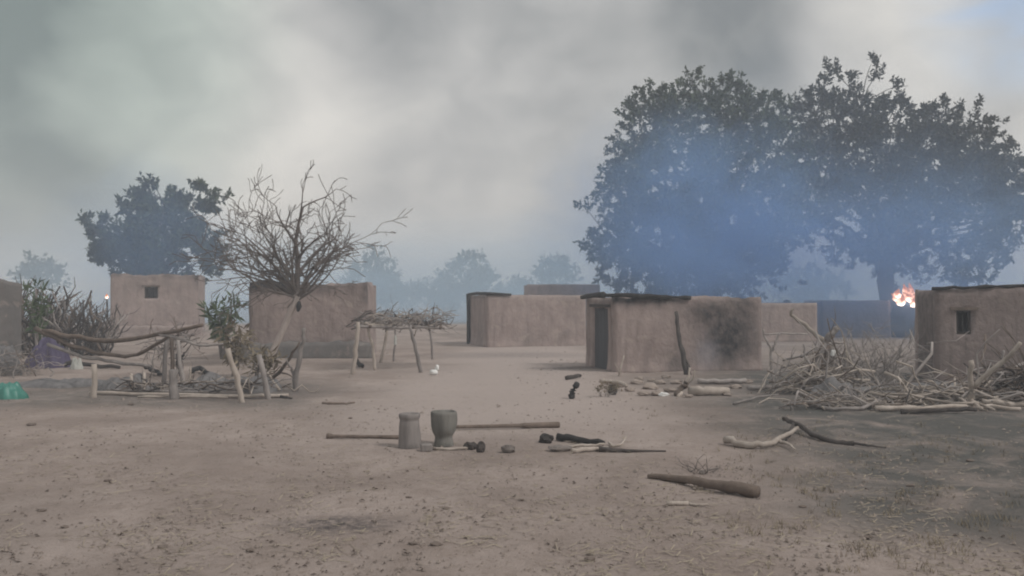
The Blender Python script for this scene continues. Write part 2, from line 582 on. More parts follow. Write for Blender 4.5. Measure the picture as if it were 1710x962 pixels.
def hut(label, corner, ang, L, D, H, front=(), left=(), right=(), T=.28, seed=0., mat='mud', soot_shade=None, roof=True,
        ragged=.07, top=None, name='mud_hut', left_shade=None, back=True):
    """corner: near left corner of the front wall; ang: direction of the front wall"""
    h = empty(name, (corner[0], corner[1], gh(corner[0], corner[1]) - .06), label, 'hut', rz=ang)
    I = Matrix.Identity(4)
    wall_part(h, L, H, T, I, front, seed, mat, soot_shade, ragged, top=top)
    # left wall, outer face x=0, running from far to near so that its outer side is y=0 of the wall
    ML = Matrix.Translation((0.012, D - T + .02, 0)) @ Matrix.Rotation(-math.pi / 2, 4, 'Z')
    wall_part(h, D - 2 * T + .04, H - .02, T, ML, left, seed + 3, mat, left_shade or soot_shade if left_shade else None, ragged)
    MR = Matrix.Translation((L - .012, T - .02, 0)) @ Matrix.Rotation(math.pi / 2, 4, 'Z')
    wall_part(h, D - 2 * T + .04, H - .02, T, MR, right, seed + 5, mat, None, ragged)
    if back:
        MB_ = Matrix.Translation((L, D, 0)) @ Matrix.Rotation(math.pi, 4, 'Z')
        wall_part(h, L, H, T, MB_, (), seed + 8, mat, None, ragged)
    if roof:
        r = MB()
        r.box((T * .6, T * .6, H - .42), (L - T * .6, D - T * .6, H - .22))
        r.build('roof', 'charred', h, smooth=False)
    return h


def window_parts(h, u0, u1, z0, z1, bars=2):
    f = MB()
    w = .045
    y0, y1 = .07, .13
    f.box((u0, y0, z1 - w), (u1, y1, z1 - .002))
    f.box((u0, y0, z0 + .002), (u1, y1, z0 + w))
    f.box((u0 + .002, y0, z0 + w), (u0 + w, y1, z1 - w))
    f.box((u1 - w, y0, z0 + w), (u1 - .002, y1, z1 - w))
    wn = f.build('window', 'wood_dark', h, smooth=False)
    for k in range(bars):
        bm_ = MB()
        u = u0 + (u1 - u0) * (k + 1) / (bars + 1)
        bm_.tube([(u, .10, z0 + w), (u, .10, z1 - w)], .011, 6)
        bm_.build('bar', 'wood_dark', wn)
    l_ = MB()
    l_.box((u0 - .12, -.025, z1 + .004), (u1 + .12, .10, z1 + .065))
    l_.build('lintel', 'wood_brown', h, smooth=False)


# A: hut with a small window, far left, on a plinth
YA = 40.0
k = YA / F
cA = at(183, 563, YA)
wA = (323 - 183) * k
HA = (563 - 456) * k
uu0, uu1 = (237 - 183) * k, (258 - 183) * k
zz0, zz1 = (563 - 497) * k, (563 - 477) * k
hA = hut('beige mud hut with one small square window in front of the leafy tree', (cA.x, YA), R(13), wA, 3.0, HA,
         front=[(uu0, uu1, zz0, zz1)], seed=1.0, ragged=.10,
         soot_shade=lambda u, z: (.55 + .5 * noise.noise((u * 1.8, 5, 0))) * sm(HA - .32, HA, z) + .8 * sm(.4, 0, abs(u - wA)) * sm(HA - 1.0, HA, z))
window_parts(hA, uu0, uu1, zz0, zz1, 2)
pl = MB()
q = MB()
wall_part(hA, wA + .5, .58, .5, Matrix.Translation((-.25, -.38, 0)), (), 4.4, 'mud', lambda u, z: 0, .06, name='plinth')

# B: hut behind the bare tree
YB = 25.7
k = YB / F
cB = at(414, 598, YB)
wB = (612 - 414) * k
HB = (598 - 470) * k


def sootB(u, z):
    tt = sm(HB - .45, HB - .02, z)
    return max(tt * (.95 * sm(1.6, .8, u) + .55 + .5 * noise.noise((u * 2.1, 3, 0))), .8 * sm(.35, 0, abs(u - wB)) * sm(HB - 1.0, HB - .2, z))


hB = hut('mud hut with scorched top edge standing behind the bare tree', (cB.x, YB), R(4), wB, 3.2, HB, seed=12.0,
         soot_shade=sootB, ragged=.13, top=lambda u: .05 * math.sin(u * 2.2))
wall_part(hB, wB + .35, .52, .55, Matrix.Translation((-.15, -.42, 0)), (), 14.4, 'mud_grey', lambda u, z: .25, .08, name='plinth')

# C: wide pinkish hut in the middle distance
YC = 31.5
cC = at(812, 580, YC)
wC = 3.75
HC = (580 - 489) * YC / F
hC = hut('long low mud hut with a blackened pole at its corner, beyond the open path', (cC.x, YC), R(6), wC, 3.2, HC, seed=21.0, ragged=.03,
         soot_shade=lambda u, z: .12 * sm(HC - .2, HC, z))
hC.rotation_euler.z = R(14)
m = MB()
m.tube([(-.06, 2.95, 0), (-.05, 2.98, HC * .6), (-.08, 2.95, HC + .04)], [.08, .07, .07], 7, wob=.3, seed=2)
m.build('corner_pole', 'charred', hC)
m = MB()
m.tube([(-.05, 3.0, HC + .02), (-.04, 1.5, HC + .05), (.0, -.05, HC + .03), (.9, -.04, HC + .0)], [.06, .06, .06, .04], 7, wob=.3, seed=5)
m.build('roof_pole', 'charred', hC)

# D: taller wall beyond C
YD = 46.0
cD = at(880, 556, YD)
HD = (554 - 473) * YD / F
hD = hut('flat topped mud house rising behind the long low hut', (cD.x, YD), R(2), (1003 - 880) * YD / F, 3.5, HD, seed=31.0, ragged=.02,
         soot_shade=lambda u, z: 0.0)

# E: hut with dark door and scorched front
cE = at(1025, 622, 20.6)
angE = math.atan2(.8, 3.65)
wE = 3.78
HE = (622 - 492) * 20.6 / F + .02
DE = 2.25


def sootE(u, z):
    s1 = 1.25 * math.exp(-((u - 2.85) / .62) ** 2 - ((z - .85) / .72) ** 2)
    s2 = .95 * math.exp(-((u - 2.5) / .75) ** 2 - ((z - 1.4) / .38) ** 2)
    s3 = .75 * math.exp(-((u - 3.25) / .5) ** 2) * sm(.05, .6, z)
    s4 = .45 * math.exp(-((u - 1.55) / .3) ** 2 - ((z - .25) / .35) ** 2)
    tp = .95 * sm(HE - .34, HE - .05, z + .1 * noise.noise((u * 4, 2, 0))) * sm(2.1, 1.5, u)
    return min(1.0, max(s1, s2, s3, s4, tp))


du0, du1 = .36, 1.58
hE = hut('scorched mud hut with a dark door and a burnt black front wall', (cE.x, cE.y), angE, wE, DE, HE, left=[(du0, du1, .04, 1.56)],
         seed=41.0, soot_shade=sootE, left_shade=None, ragged=.06, T=.26)
# door panel in the left wall opening (left wall runs from far to near)
dm = MB()
off = DE - .26 + .02
for k_ in range(5):
    a = off - du1 + (du1 - du0) * k_ / 5 + .004
    b_ = off - du1 + (du1 - du0) * (k_ + 1) / 5 - .004
    pm = MB()
    pm.box((.07 + .004 * (k_ % 2), a, .06), (.11, b_, 1.545))
    if k_ == 0:
        door = pm.build('door', 'old_door', hE, smooth=False)
    else:
        pm.build('plank', 'old_door', door, smooth=False)
lm = MB()
lm.box((-.03, off - du1 - .15, 1.565), (.2, off - du0 + .15, 1.635))
lm.build('lintel', 'wood_dark', hE, smooth=False)
# charred remains of the eave
em_ = MB()
pts, rad = [], []
for i in range(16):
    u = -.35 + i * .15
    pts.append((u, -.03 + .04 * noise.noise((u * 2, 3, 1)), HE + .035 + .02 * noise.noise((u * 2.2, 0, 0)) - .012 * i * .4))
    rad.append(.055 * (1 + .8 * noise.noise((u * 3, 9, 0))) * (1 if i < 12 else .7))
em_.tube(pts, rad, 8, wob=.5, seed=3)
em_.build('eave', 'charred', hE)
em_ = MB()
em_.tube([(-.28, -.1, HE + .03), (-.22, .8, HE + .02), (-.15, 1.7, HE + .0), (-.1, 2.2, HE - .02)], [.07, .06, .06, .05], 7, wob=.4, seed=6)
em_.build('roof_pole', 'charred', hE)

# F: walls behind, on the right
cF = at(1262, 570, 36)
hF = hut('low mud wall house hidden behind the heap of branches, beside the scorched hut', (cF.x, 36), R(3), (1368 - 1262) * 36 / F, 3, (570 - 503) * 36 / F, seed=51.0, ragged=.03,
         soot_shade=lambda u, z: .2 * sm(1.2, 1.6, z))
cF2 = at(1372, 563, 40)
hF2 = hut('smoke darkened mud house beside the open flames', (cF2.x, 40), R(-3), (1486 - 1372) * 40 / F, 3, (563 - 499) * 40 / F, seed=57.0, ragged=.03,
          soot_shade=lambda u, z: .40)

# G: hut on the right
cG = at(1562, 641, 18.0)
angG = math.atan2(-.46, 2.0)
HG = (641 - 477) * 18.0 / F
k = 18.0 / F
g0, g1 = .40, .68
gz0, gz1 = (641 - 552) * k - .02, (641 - 512) * k - .02


def soot_shadeG(u, z):
    return max(.30, .85 * sm(HG - .22, HG, z) * sm(1.2, .2, u), .35 * sm(HG - .12, HG, z), .5 * sm(.35, 0, u) * sm(.2, 1.2, z))  # sooty top, even darker tone; shade of the rounded left corner painted in


hG = hut('mud hut with a narrow upright window behind a forked pole', (cG.x, cG.y), angG, 3.6, 2.0, HG, front=[(g0, g1, gz0, gz1)], seed=61.0, ragged=.06,
         soot_shade=soot_shadeG, left_shade=lambda u, z: .6, top=lambda u: .03 * u)  # left wall: its shaded side is painted as an even dark tone
window_parts(hG, g0, g1, gz0, gz1, 1)
er = MB()
er.tube([(i * .2 - .05, .02 + .02 * noise.noise((i, 0, 0)), HG + .0 + .006 * i + .03 * noise.noise((i * .8, 2, 0))) for i in range(19)],
        [.03 * (1 + .9 * noise.noise((i * .9, 7, 0))) for i in range(19)], 7, wob=.7, seed=8)
er.build('eave', 'charred', hG)

# H: grey hut cut by the left edge of the frame
wH = 3.0
cH = at(37, 600, 25.2) - Vector((math.cos(R(31)) * wH, math.sin(R(31)) * wH, 0))
HH = (600 - 466) * 25.2 / F
hH = hut('smoke grey mud hut above the purple cloth', (cH.x, cH.y), R(31), wH, 2.5, HH, seed=71.0, mat='mud_grey', ragged=.05,
         soot_shade=lambda u, z: .3, top=lambda u: .10 * sm(wH - .2, wH - .6, u) - .08 * sm(wH - .25, wH, u))


# ------------------------------------------------------------------ trees
def leaves_mesh(sprigs, name, mat, parent, per=20, length=(.16, .30), width=.5, spread=1.1, slen=.5):
    """sprigs: list of (pos, dir). Every sprig is a stem tip with its own leaves."""
    P = np.array([s_[0] for s_ in sprigs])
    D = np.array([s_[1] for s_ in sprigs])
    n = len(P)
    P = np.repeat(P, per, 0)
    D = np.repeat(D, per, 0)
    tt = rng.uniform(0, 1, (n * per, 1))
    base = P + D * tt * slen + rng.normal(0, .07, (n * per, 3)) * (slen / .5)
    d = D * rng.uniform(.2, .9, (n * per, 1)) + rng.normal(0, spread * .6, (n * per, 3))
    d[:, 2] -= .15
    d /= np.linalg.norm(d, axis=1, keepdims=True) + 1e-9
    r = rng.normal(0, 1, (n * per, 3))
    s_ = np.cross(d, r)
    s_ /= np.linalg.norm(s_, axis=1, keepdims=True) + 1e-9
    nn = np.cross(d, s_)
    Ls = rng.uniform(length[0], length[1], (n * per, 1))
    W = Ls * width * .5
    v0 = base
    v1 = base + d * Ls * .45 + s_ * W + nn * Ls * .06
    v2 = base + d * Ls - nn * Ls * .08
    v3 = base + d * Ls * .45 - s_ * W + nn * Ls * .06
    V = np.stack([v0, v1, v2, v3], 1).reshape(-1, 3)
    m_ = bpy.data.meshes.new(name)
    k_ = n * per
    m_.vertices.add(k_ * 4)
    m_.vertices.foreach_set('co', V.astype(np.float32).ravel())
    m_.loops.add(k_ * 4)
    m_.loops.foreach_set('vertex_index', np.arange(k_ * 4, dtype=np.int32))
    m_.polygons.add(k_)
    m_.polygons.foreach_set('loop_start', np.arange(0, k_ * 4, 4, dtype=np.int32))
    m_.update(calc_edges=True)
    m_.materials.append(MATS[mat])
    o = bpy.data.objects.new(name, m_)
    col.objects.link(o)
    o.parent = parent
    return o


def limb_path(a, b_, n=6, wob=.35, seed=0):
    a, b_ = Vector(a), Vector(b_)
    L = (b_ - a).length
    out_ = []
    for i in range(n + 1):
        f = i / n
        q = a.lerp(b_, f)
        q.z += .10 * L * math.sin(f * math.pi)
        s_ = wob * L * .16 * math.sin(f * math.pi)
        q += Vector((noise.noise((f * 2.5, seed, 0)), noise.noise((f * 2.5, seed, 5)), noise.noise((f * 2.5, seed, 9)))) * s_
        out_.append(q)
    return out_


def leafy_tree(label, Y, base_px, lobes, tr=.35, dens=1.0, mat='leaf', per=20, length=(.15, .29), group=None, name='tree', fork=.33, slen=.36,
               shell=.62, gap=.24, extra=()):
    """lobes: (px, py, radius_px) of foliage masses seen at distance Y"""
    k_ = Y / F
    b0 = at(base_px, 500 + F * CH / Y, Y)
    b0.z = gh(b0.x, b0.y) - .1
    tree = empty(name, b0, label, 'tree', group)
    sprigs = []
    tops = []
    lob = []
    for i, (px, py, rp) in enumerate(lobes):
        c0 = at(px, py, Y) - b0
        r = rp * k_
        c0.y += random.uniform(-.45, .45) * r
        lob.append((c0, r))
        tops.append(c0)
    allc = [(np.array(c0), r) for c0, r in lob]
    for c0, r in lob:
        n = int(dens * 52 * r * r) + 8
        for _ in range(n):
            d = rng.normal(0, 1, 3)
            d /= np.linalg.norm(d)
            rr = r * (shell + (1.04 - shell) * random.random() ** .6) if random.random() < .8 else r * random.random()
            rr *= 1 + .38 * noise.noise(Vector(d) * 3.2 + Vector(c0) * .7)
            if random.random() < .05:
                rr *= random.uniform(1.08, 1.28)
            pos = np.array(c0) + d * rr * np.array((1, .85, .95))
            if pos[2] < .9 or noise.noise(Vector(pos) * .75 + Vector((Y, 0, 0))) > gap:
                continue
            dd = d + np.array((0, 0, .45)) + rng.normal(0, .35, 3)
            dd /= np.linalg.norm(dd)
            sprigs.append((pos, dd))
    for (px, py) in extra:
        c0 = np.array(at(px, py, Y) - b0)
        for _ in range(5):
            sprigs.append((c0 + rng.normal(0, .16, 3), np.array((rng.normal(0, .3), rng.normal(0, .3), 1.0))))
    leaves_mesh(sprigs, 'crown', mat, tree, per, length, slen=slen)
    zt = max(c0.z for c0 in tops)
    fz = zt * fork
    trunk = MB()
    pts = [(0, 0, 0), (.03, .02, fz * .35), (-.08, .05, fz * .7), (.02, 0, fz)]
    trunk.tube(pts, [tr * 1.35, tr, tr * .9, tr * .85], 10, wob=.35, seed=Y)
    to = trunk.build('trunk', 'bark', tree)
    lm_ = MB()
    for i, (c0, r) in enumerate(lob):
        s0 = Vector((.02, 0, fz * (.85 + .15 * random.random())))
        pp = limb_path(s0, c0, 6, .9, i * 3.1 + Y)
        rr = [max(.03, tr * .5 * (1 - j / 6.5)) * min(1.0, .4 + r * .25) for j in range(7)]
        lm_.tube(pp, rr, 6, wob=.2, seed=i)
        for b_ in range(4):
            j = random.randint(3, 5)
            d = Vector(rng.normal(0, 1, 3))
            d.normalize()
            lm_.tube(limb_path(pp[j], c0 + d * r * .9, 4, .8, i + b_ * 7), [rr[j] * .6, rr[j] * .5, .03, .02, .012], 5)
    for (px, py) in extra:
        c0 = at(px, py, Y) - b0
        near = min(lob, key=lambda q: (q[0] - c0).length)[0]
        lm_.tube(limb_path(near, c0 + Vector((0, 0, .1)), 4, .4, px), [.04, .03, .025, .02, .01], 5)
    lm_.build('limbs', 'bark', tree)
    return tree


YT = 46.0
leafy_tree('big round leafy tree towering behind the scorched hut, wrapped in blue smoke', YT, 1180,
           [(1170, 270, 125), (1105, 345, 105), (1205, 400, 105), (1085, 425, 80), (1270, 300, 85), (1285, 390, 60), (1010, 395, 38), (1040, 330, 45), (1095, 205, 55),
            (1195, 190, 58), (1265, 205, 42), (1130, 440, 75), (1240, 455, 55), (1055, 255, 38), (1035, 450, 34)], tr=.5, dens=1.15, mat='leaf',
           extra=((1310, 180), (1150, 138), (1062, 178), (985, 395), (975, 350), (1290, 165), (1225, 130)))
leafy_tree('broad leafy tree with ragged open top behind the flames', YT + 1.5, 1482,
           [(1400, 235, 78), (1490, 270, 95), (1590, 290, 92), (1370, 190, 42), (1440, 180, 38), (1560, 365, 100), (1650, 330, 72), (1450, 350, 85), (1685, 385, 48),
            (1355, 290, 62), (1480, 215, 48), (1555, 225, 42), (1625, 250, 42), (1610, 420, 62), (1500, 425, 42), (1345, 360, 45), (1435, 420, 36), (1672, 290, 40), (1730, 330, 50)],
           tr=.42, dens=1.0, mat='leaf_dark',
           extra=((1385, 112), (1398, 128), (1455, 110), (1465, 128), (1498, 148), (1505, 168), (1378, 140), (1420, 135), (1560, 180), (1600, 190), (1635, 180), (1652, 205),
                  (1545, 195), (1330, 185), (1300, 215), (1690, 245), (1580, 172), (1350, 165)))
leafy_tree('bushy leafy tree rising behind the small windowed hut', 48, 262,
           [(265, 405, 62), (240, 362, 34), (312, 358, 34), (335, 395, 28), (208, 410, 28), (272, 340, 24), (228, 438, 38), (308, 438, 40), (168, 396, 14), (348, 432, 22), (350, 352, 13), (180, 425, 13)],
           tr=.3, dens=1.25, mat='leaf', length=(.20, .38),
           extra=((142, 375), (150, 392), (172, 372), (240, 318), (255, 312), (325, 318), (345, 322), (365, 335), (225, 330), (160, 415), (205, 355), (285, 325), (162, 432)))
FARG = 'hazy trees on the horizon'
for (lab, Y, bx, lobes) in (
        ('hazy far tree showing past the right corner of the hut behind the bare tree', 85, 622, [(622, 462, 34), (600, 480, 24), (645, 478, 22), (628, 492, 26)]),
        ('tall hazy far tree with a domed top above the twig covered rack', 88, 785, [(788, 460, 26), (768, 478, 32), (805, 480, 28), (745, 490, 22), (786, 442, 14)]),
        ('small hazy far tree poking above the flat topped house', 80, 927, [(927, 456, 20), (912, 464, 14), (945, 464, 13)]),
        ('faint hazy far tree beyond the upright brush fence', 85, 64, [(64, 456, 22), (48, 470, 18), (84, 468, 16)]),
        ('low hazy far bush between the two huts on the right, behind the big trees', 75, 1350, [(1350, 480, 28), (1320, 488, 22), (1385, 486, 26)]),
        ('low hazy far bush left of the domed far tree', 95, 690, [(690, 490, 18), (664, 494, 14), (716, 494, 16)]),
        ('low hazy far bush beside the flat topped house', 95, 860, [(860, 484, 16), (845, 492, 14), (880, 488, 12)])):
    leafy_tree(lab, Y, bx, lobes, tr=.18, dens=.8, mat='leaf_far', per=9, length=(.3, .6), group=FARG, fork=.3, slen=.8)


# bare tree in front of hut B
YBT = 22.6
b0 = G(444, 612)
bt = empty('bare_tree', b0, 'bare leafless tree with a pale leaning trunk and spreading twigs', 'tree')
k = b0.y / F


def bl(px, py, dy=0.0):
    return at(px, py, b0.y + dy) - Vector(b0)


m = MB()
m.tube([Vector((0, 0, -.1)), bl(456, 588), bl(474, 548), bl(489, 512), bl(497, 494)], [.095, .085, .075, .075, .085], 9, wob=.25, seed=4)
m.build('trunk', 'bark_pale', bt)
m = MB()
m.tube([bl(497, 520, -.06), bl(499, 512, -.09), bl(499, 503, -.07)], [.03, .065, .03], 8, wob=.8, seed=2)
m.build('knot', 'charred', bt)
limbs, twigs = MB(), MB()


def grow(p0, d, L, r, lev, seed):
    n = 5
    pts = [Vector(p0)]
    dd = Vector(d).normalized()
    rad = [r]
    for i in range(n):
        dd = (dd + Vector(rng.normal(0, .16, 3)) + Vector((0, 0, .03 if lev < 2 else -.01))).normalized()
        pts.append(pts[-1] + dd * L / n)
        rad.append(max(.0085, r * (1 - .62 * (i + 1) / n)))
    (limbs if lev < 2 else twigs).tube(pts, rad, 6 if lev < 2 else 4, cap=False)
    if lev >= 4 or (lev == 3 and random.random() < .45):
        return
    nb = (5, 5, 3, 3)[lev]
    for b_ in range(nb):
        i = min(n, 1 + int((b_ + random.random()) * n / nb))
        ax = Vector(rng.normal(0, 1, 3)).normalized()
        nd = (pts[i] - pts[i - 1]).normalized()
        nd = (nd * .8 + ax * .75 + Vector((0, 0, .08))).normalized()
        grow(pts[i], nd, L * random.uniform(.42, .68), rad[i] * .7, lev + 1, seed + b_)


top = bl(497, 497)
for (tx, ty, dy, r) in ((505, 310, -.3, .08), (440, 350, .3, .045), (395, 400, -.6, .045), (575, 405, .5, .045), (540, 345, .7, .04),
                        (470, 380, -1.1, .04), (395, 450, .7, .03), (595, 440, -.6, .03), (445, 420, 1.3, .035), (530, 400, -1.2, .035), (352, 425, .2, .035), (370, 445, -.8, .03), (620, 405, .1, .03), (420, 330, -.4, .03),
                        (480, 300, .4, .035), (375, 380, -.3, .04), (365, 410, .8, .035), (400, 365, .6, .04), (380, 460, 0, .03), (590, 375, -.3, .035)):
    tgt = bl(tx, ty, dy)
    d = tgt - top
    grow(top + Vector((random.uniform(-.03, .03), 0, random.uniform(-.05, .1))), d, d.length * (.85 if ty > 370 else .8), r, 1, tx)
limbs.build('limbs', 'twig', bt)
twigs.build('twigs', 'twig', bt)

# ------------------------------------------------------------------ crooked sticks, shared by the heaps
def crooked(seed, fork=True, L=1.0, r=.0125, bend=.12):
    m_ = MB()
    pts, rad = [], []
    for i in range(6):
        f = i / 5
        pts.append(Vector((f * L, bend * noise.noise((f * 2.2, seed, 0)), bend * noise.noise((f * 2.2, seed, 7)))))
        rad.append(r * (1 - .55 * f) * (1 + .2 * noise.noise((f * 4, seed, 3))))
    m_.tube(pts, rad, 5)
    if fork:
        for q in (1, 2, 3, 4):
            s_ = 1 if (seed + q) % 2 else -1
            e_ = pts[q] + Vector((.28 * L, s_ * .16 * L, .10 * L * noise.noise((seed, q, 1))))
            mid_ = pts[q].lerp(e_, .5) + Vector((0, s_ * .03, .02))
            m_.tube([pts[q], mid_, e_], [rad[q] * .65, rad[q] * .5, rad[q] * .2], 4)
    return m_


STK = {}
for mat in ('wood_pale', 'wood_grey', 'wood_brown', 'wood_dark'):
    STK[mat] = [crooked(i + len(mat) * 11, fork=(i % 3 != 2), bend=.05 + .03 * i).mesh('stick', mat) for i in range(6)]


def stick(parent, base, d, L, thick=1.0, mat=None, roll=None, name='stick'):
    mat = mat or random.choice(('wood_grey', 'wood_grey', 'wood_brown', 'wood_pale'))
    o = bpy.data.objects.new(name, random.choice(STK[mat]))
    col.objects.link(o)
    d = Vector(d).normalized()
    q = d.to_track_quat('X', 'Z')
    ro = roll if roll is not None else random.uniform(0, 6.28)
    o.parent = parent
    o.matrix_local = Matrix.Translation(base) @ q.to_matrix().to_4x4() @ Matrix.Rotation(ro, 4, 'X') @ Matrix.Diagonal((L, L * thick, L * thick, 1))
    return o


def pole(name, pts, r0, r1, mat, parent, seed=0, sides=8, wob=.25):
    """one branch or pole through the given points"""
    pts = [Vector(q) for q in pts]
    fine = []
    for i in range(len(pts) - 1):
        for s_ in range(4):
            q = pts[i].lerp(pts[i + 1], s_ / 4)
            fine.append(q)
    fine.append(pts[-1])
    sm_ = [fine[0]]
    for i in range(1, len(fine) - 1):
        sm_.append((fine[i - 1] + fine[i] * 2 + fine[i + 1]) / 4)
    sm_.append(fine[-1])
    n = len(sm_)
    for i in range(1, n - 1):
        sm_[i] += Vector((noise.noise((i * .6, seed, 0)), noise.noise((i * .6, seed, 4)), noise.noise((i * .6, seed, 8)))) * r0 * .9
    m_ = MB()
    m_.tube(sm_, [(r0 + (r1 - r0) * i / (n - 1)) * (1 + .16 * noise.noise((i * .9, seed, 2))) for i in range(n)], sides, wob=wob, seed=seed)
    return m_.build(name, mat, parent)


def branch_thing(name, label, cat, main, r0, r1, mat, forks=(), group=None, sink=0.0):
    """one loose branch with its side shoots; points are world positions"""
    o0 = Vector(main[0])
    e_ = empty(name, (o0.x, o0.y, o0.z), label, cat, group)
    pole('stem', [Vector(q) - o0 for q in main], r0, r1, mat, e_, seed=o0.x * 3.1 + o0.y)
    for i, (fp, fr0, fr1) in enumerate(forks):
        pole('shoot', [Vector(q) - o0 for q in fp], fr0, fr1, mat, e_, seed=i + o0.x)
    return e_


def gz(px, py, h):
    q = G(px, py)
    q.z += h
    return q


# ------------------------------------------------------------------ left: collapsed shelter frame
s0 = G(290, 660)
sh = empty('shelter_frame', s0, 'collapsed shelter frame of sagging poles on crooked posts over grey ash', 'shelter frame')


def S(px, py, Y):
    return at(px, py, Y) - Vector(s0)


def SG(px, py):
    return G(px, py) - Vector(s0) - Vector((0, 0, .12))


Yl = 15.6
for (bx, by, tx, ty, r0, r1, mat, mid_) in ((158, 666, 157, 608, .05, .045, 'wood_pale', None), (408, 673, 380, 582, .05, .04, 'wood_pale', (394, 628)),
                                           (452, 668, 432, 592, .055, .04, 'wood_grey', None), (291, 668, 289, 618, .085, .07, 'wood_grey', None),
                                           (272, 640, 279, 560, .045, .04, 'wood_grey', None), (290, 640, 286, 558, .04, .04, 'wood_brown', None),
                                           (304, 640, 297, 566, .05, .035, 'wood_grey', None), (240, 655, 241, 622, .03, .025, 'wood_pale', None),
                                           (222, 656, 219, 624, .03, .025, 'wood_pale', None), (316, 640, 318, 612, .025, .02, 'wood_pale', None)):
    b_ = SG(bx, by)
    Yb = b_.y + s0.y
    t_ = S(tx, ty, Yb)
    pts = [b_, S(*mid_, Yb), t_] if mid_ else [b_, t_]
    pole('post', pts, r0, r1, mat, sh, seed=bx)
Yp = 17.6
for (pp, r0, r1, mat) in (([(72, 553), (130, 564), (190, 571), (250, 561), (295, 552), (338, 543)], .05, .035, 'wood_brown'),
                          ([(60, 548), (120, 578), (165, 590), (212, 596), (245, 586), (280, 563)], .045, .03, 'wood_brown'),
                          ([(80, 575), (140, 597), (190, 604), (250, 612)], .035, .03, 'wood_grey'),
                          ([(262, 556), (300, 566), (335, 578), (372, 574)], .03, .02, 'wood_grey')):
    pole('cross_pole', [S(x, y, Yp - .02 * (x - 72) * .3) for x, y in pp], r0, r1, mat, sh, seed=pp[0][0])
for (pp, r0, r1, mat) in (([(150, 662), (290, 664), (420, 667), (482, 665)], .035, .03, 'wood_pale'), ([(180, 656), (260, 659), (330, 660)], .03, .025, 'wood_grey'),
                          ([(230, 668), (300, 667), (380, 668)], .02, .02, 'wood_pale')):
    pole('ground_pole', [G(x, y) - Vector(s0) + Vector((0, 0, .04)) for x, y in pp], r0, r1, mat, sh, seed=pp[0][1])

tw_ = empty('brush_heap', G(290, 628), 'small bundle of dry twigs caught on the shelter posts', 'brush')
for i in range(40):
    a = at(random.gauss(290, 24), random.uniform(548, 600), 19.0 + random.gauss(0, .3)) - tw_.location
    d = Vector((random.gauss(0, 1), random.gauss(0, .6), random.gauss(-.1, .6)))
    stick(tw_, a - d.normalized() * .3, d, random.uniform(.4, .9), random.uniform(.8, 1.6), random.choice(('wood_grey', 'wood_brown', 'wood_dark')))
for i in range(10):
    stick(tw_, Vector((random.gauss(0, .25), random.gauss(0, .2), 0)), (random.gauss(0, .2), random.gauss(0, .2), 1), random.uniform(.6, 1.0), 1.3, 'wood_grey')

# post group at the right end of the shelter
branch_thing('forked_post', 'grey forked post leaning beside the collapsed shelter frame', 'post',
             [gz(491, 655, -.1), at(497, 610, G(491, 655).y), at(505, 575, G(491, 655).y), at(508, 548, G(491, 655).y)], .06, .03, 'wood_grey',
             forks=[([at(494, 632, 16.3), at(485, 615, 16.3), at(478, 600, 16.2)], .03, .015)])
branch_thing('fallen_branch', 'brown branch slanting up from the shelter ash towards the forked post', 'branch',
             [gz(448, 640, .03), at(465, 622, 17.4), at(485, 596, 17.2), at(500, 572, 17.0)], .045, .02, 'wood_brown',
             forks=[([at(465, 622, 17.4), at(480, 624, 17.3), at(488, 630, 17.2)], .02, .008)])
branch_thing('fallen_branch', 'short pale stick with a charred tip leaning in the shelter ash', 'branch',
             [gz(467, 655, .02), at(455, 636, 16.3), at(446, 622, 16.3)], .03, .02, 'wood_pale')
branch_thing('fallen_branch', 'dark burnt pole lying before the purple cloth', 'branch',
             [gz(96, 614, .12), gz(140, 616, .10), gz(200, 617, .05)], .06, .04, 'wood_dark')
branch_thing('fallen_branch', 'charred forked stub upright beside the shelter posts', 'branch',
             [gz(304, 628, -.05), at(299, 608, 19.6), at(296, 590, 19.6)], .06, .04, 'charred',
             forks=[([at(299, 606, 19.6), at(304, 596, 19.5), at(309, 588, 19.5)], .035, .02)])
branch_thing('charred_log', 'short charred log on the pale soil behind the ash', 'log',
             [gz(320, 625, .08), gz(334, 622, .12), gz(348, 628, .05)], .06, .05, 'charred')
branch_thing('charred_log', 'charred wedge of wood left of the shelter posts', 'log',
             [gz(244, 623, .14), gz(262, 627, .08), gz(272, 629, .05)], .06, .03, 'charred')
branch_thing('fallen_branch', 'dark red brown stick lying at the right end of the shelter ash', 'branch',
             [gz(460, 664, .03), gz(476, 667, .03), gz(488, 668, .02)], .03, .012, 'wood_dark')


def lump(name, label, cat, c, rx, ry, h, mat, seed, amp=.35, freq=2.0, n=28, fine=.0, flat=.0, parent=None, kind=None):
    """a heap or crumpled cloth resting on the ground"""
    m_ = MB()
    rings = n // 2
    for j in range(rings + 1):
        f = j / rings
        for i in range(n):
            a = 2 * math.pi * i / n
            w = 1 + amp * noise.noise((math.cos(a) * freq + seed, math.sin(a) * freq, seed))
            x, y = rx * f * w * math.cos(a), ry * f * w * math.sin(a)
            z = h * (1 - f ** 3.4)
            z *= 1 + amp * 1.3 * noise.noise((x * freq / max(rx, ry) * 1.3 + seed, y * freq / max(rx, ry) * 1.3, seed + 3))
            z += fine * noise.noise((x * 9, y * 9, seed)) * (1 - f)
            m_.v.append((x, y, max(z, 0) - (.05 if j == rings else 0)))
    for j in range(rings):
        for i in range(n):
            i2 = (i + 1) % n
            m_.f.append((j * n + i, (j + 1) * n + i, (j + 1) * n + i2, j * n + i2))
    o = m_.build(name, mat, parent)
    o.location = c
    tag(o, label, cat, kind=kind)
    return o


